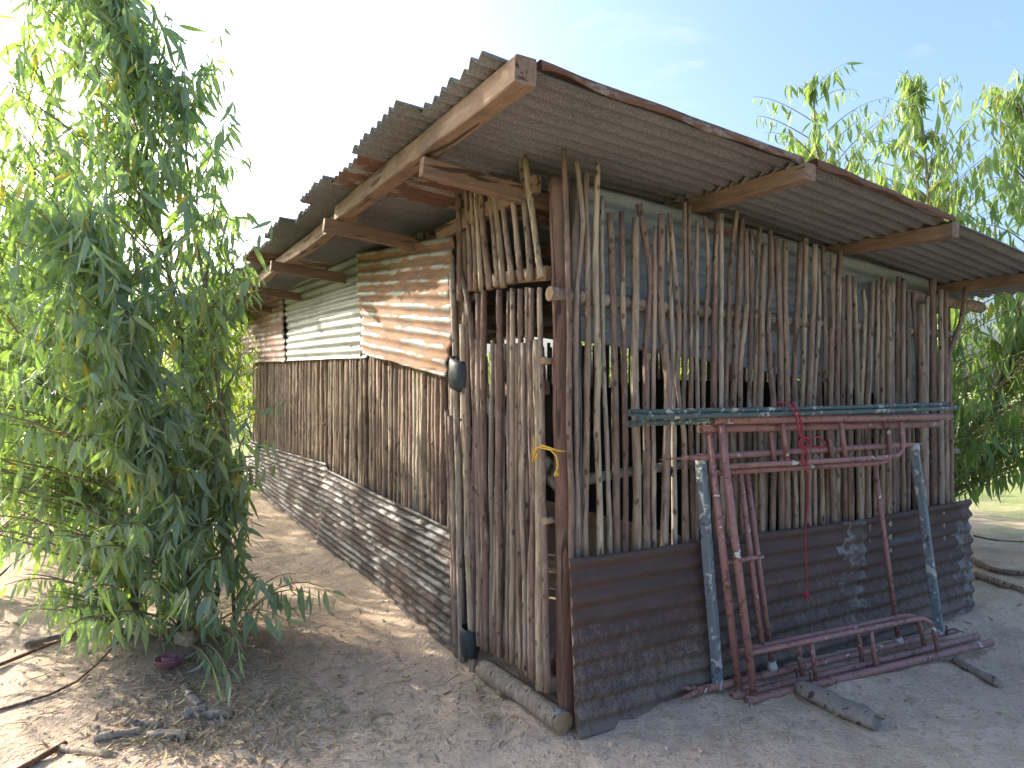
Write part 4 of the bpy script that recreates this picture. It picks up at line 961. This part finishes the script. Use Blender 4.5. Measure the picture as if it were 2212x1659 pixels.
# sack and green bucket at the far end of the wall
p = LD(-4.98, 11.3); p.z = gz(p.x, p.y); sk = MB(); n = 16
for z, r in ((0, .20), (.08, .24), (.25, .23), (.36, .17), (.42, .08), (.45, .02)):
    for i in range(n):
        a = 2*math.pi*i/n; q = 1+.12*noise.noise(Vector((i*.7, z*6, 1))); sk.v.append(p+Vector((math.cos(a)*r*q, math.sin(a)*r*q*.8, z)))
for j in range(5):
    for i in range(n): sk.f.append((j*n+i, j*n+(i+1) % n, (j+1)*n+(i+1) % n, (j+1)*n+i)); sk.m.append(0)
tag(sk.build('sack', SACK), 'white sack standing at the far left foot of the shed wall', 'sack')
p = LD(-4.72, 11.3); p.z = gz(p.x, p.y); m = MB(); n = 20
for r, z in ((.001, 0), (.15, 0), (.19, .42), (.205, .42), (.205, .45), (.185, .45), (.14, .03), (.001, .03)):
    for i in range(n): m.v.append(p+Vector((math.cos(2*math.pi*i/n)*r, math.sin(2*math.pi*i/n)*r, z)))
for j in range(7):
    for i in range(n): m.f.append((j*n+i, j*n+(i+1) % n, (j+1)*n+(i+1) % n, (j+1)*n+i)); m.m.append(0)
tag(m.build('bucket', BUCKET), 'dark green plastic bucket beside the white sack at the far shed corner', 'bucket')
# fallen branches right of the shed
for k, (pts, r, lb_) in enumerate((([(2100, 1215), (2150, 1238), (2240, 1248)], .030, 'upper fallen branch on the dark bank right of the tin'), ([(2110, 1250), (2170, 1270), (2260, 1300)], .035, 'thick lower fallen branch on the dark bank right of the tin'),
                      ([(2105, 1180), (2160, 1192), (2260, 1196)], .010, 'thin bare branch arching over the bank at the right edge'))):
    P = [gpix(x, y, r*.8+(.10 if k == 2 else 0)) for x, y in pts]
    log(P, r, r*.6, lb_, 'fallen_branch', [BARK, ENDW], 'branch', 'fallen branches by the right bank')
# litter nobody could count: twigs, straw, dead leaves, clods
def scatter(n, fn):
    for _ in range(n):
        yield fn()
def spot(areas):
    ar_ = random.choices(areas, [a[4] for a in areas])[0]
    p = onZ(ar_[0]+G(ar_[2]), min(1850, max(1010, ar_[1]+G(ar_[3]))), 0); 
    return p
AR = [(480, 1540, 130, 60, 5), (520, 1480, 160, 90, 3), (300, 1450, 180, 80, 2), (700, 1560, 160, 70, 2), (1080, 1500, 70, 30, 1.2), (1550, 1520, 160, 30, 1), (950, 1560, 200, 80, 1), (1700, 1590, 300, 40, .5), (380, 1600, 120, 30, 2)]
def inside_shed(p): return p.x > -0.14 and p.y > -0.13
m = MB()
for _ in range(1100):
    p = spot(AR)
    if inside_shed(p): continue
    a = R(0, 6.28); L = R(.04, .20)*R(.5, 1); d = Vector((math.cos(a), math.sin(a), 0)); q = p+d*L
    r = R(.0012, .0028); p.z = gz(p.x, p.y)+r+R(0, .006); q.z = gz(q.x, q.y)+r+R(0, .012); md_ = p.lerp(q, .5)+Vector((G(.01), G(.01), R(0, .01)))
    m.tube([p, md_, q], [r, r, r*.6], 4)
tag(m.build('straw_litter', STRAW, org=(0, 0, 0)), 'dry straw and thin twigs strewn over the dirt', 'straw', kind='stuff')
def flat_leaves(n, areas, mat, name, label, cat, ln=(.03, .075)):
    vs = []; fs = []; k = 0; nv = len(LV)
    for _ in range(n):
        p = spot(areas)
        if inside_shed(p): continue
        s_ = R(*ln); mt = Matrix.Translation(Vector((p.x, p.y, gz(p.x, p.y)+R(.008, .02)))) @ Matrix.Rotation(R(0, 6.28), 4, 'Z') @ Matrix.Rotation(math.pi/2+G(.25), 4, 'X') @ Matrix.Rotation(G(.5), 4, 'Z') @ Matrix.Diagonal((s_*1.3, s_*1.3, s_, 1))
        a = np.array(mt); vs.append((LV2 if k % 2 else LV)@a[:3, :3].T+a[:3, 3]); fs.append(LF+k*nv); k += 1
    vs = np.concatenate(vs); fs = np.concatenate(fs); me = bpy.data.meshes.new(name); me.from_pydata(vs.tolist(), [], fs.tolist())
    tag(link(name, me, mat), label, cat, kind='stuff')
flat_leaves(800, AR[:4]+[AR[8]], DEADLEAF, 'leaf_litter', 'dry brown leaves littering the ground under the left tree', 'leaf litter')
flat_leaves(150, [(1100, 1530, 60, 30, 1), (1500, 1540, 300, 40, 1), (2160, 1260, 60, 40, 3)], DEADLEAF, 'leaf_litter', 'sparse dry leaves on the dirt by the door and the front wall', 'leaf litter')
m = MB()
AR2 = AR+[(900, 1500, 260, 120, 9), (1500, 1620, 450, 70, 9), (700, 1250, 60, 120, 1), (2150, 1270, 60, 40, 3)]
for _ in range(5200):
    p = spot(AR2)
    if inside_shed(p): continue
    r = abs(G(.0045))+.0025+(0.012*random.random() if random.random() < .03 else 0); z = gz(p.x, p.y); b = len(m.v); ph = R(0, 6)
    pts = [(1, 0, 0), (-.4, .9, 0), (-.5, -.9, 0), (.3, .5, .7), (-.6, .1, .6), (.2, -.5, .75)]
    for x, y, zz in pts:
        x, y = x*math.cos(ph)-y*math.sin(ph), x*math.sin(ph)+y*math.cos(ph)
        m.v.append(Vector((p.x+x*r*R(.7, 1.3), p.y+y*r*R(.7, 1.3), z-.001+zz*r*R(.8, 1.4))))
    for f in ((0, 1, 3), (1, 4, 3), (1, 2, 4), (2, 5, 4), (2, 0, 5), (0, 3, 5), (3, 4, 5)): m.f.append(tuple(b+i for i in f)); m.m.append(0)
tag(m.build('clods', GROUND, smooth=False, org=(0, 0, 0)), 'small clods and pebbles on the sandy yard', 'clods', kind='stuff')
# one large dry leaf by the door and a white feather
def one_leaf(px, py, s_, mat, name, label, cat):
    p = gpix(px, py, .012); o = link(name, leaf_mesh(LV2, LF2, name, mat), mat); o.matrix_world = Matrix.Translation(p) @ Matrix.Rotation(R(0, 6), 4, 'Z') @ Matrix.Rotation(1.45, 4, 'X') @ Matrix.Diagonal((s_*1.4, s_*1.4, s_, 1)); tag(o, label, cat)
one_leaf(1085, 1540, .17, STRAW, 'dry_leaf', 'large pale dry leaf on the dirt in front of the door sill', 'leaf')
one_leaf(672, 1335, .07, FEATHER, 'feather', 'small white feather on the path between tree and shed', 'feather')
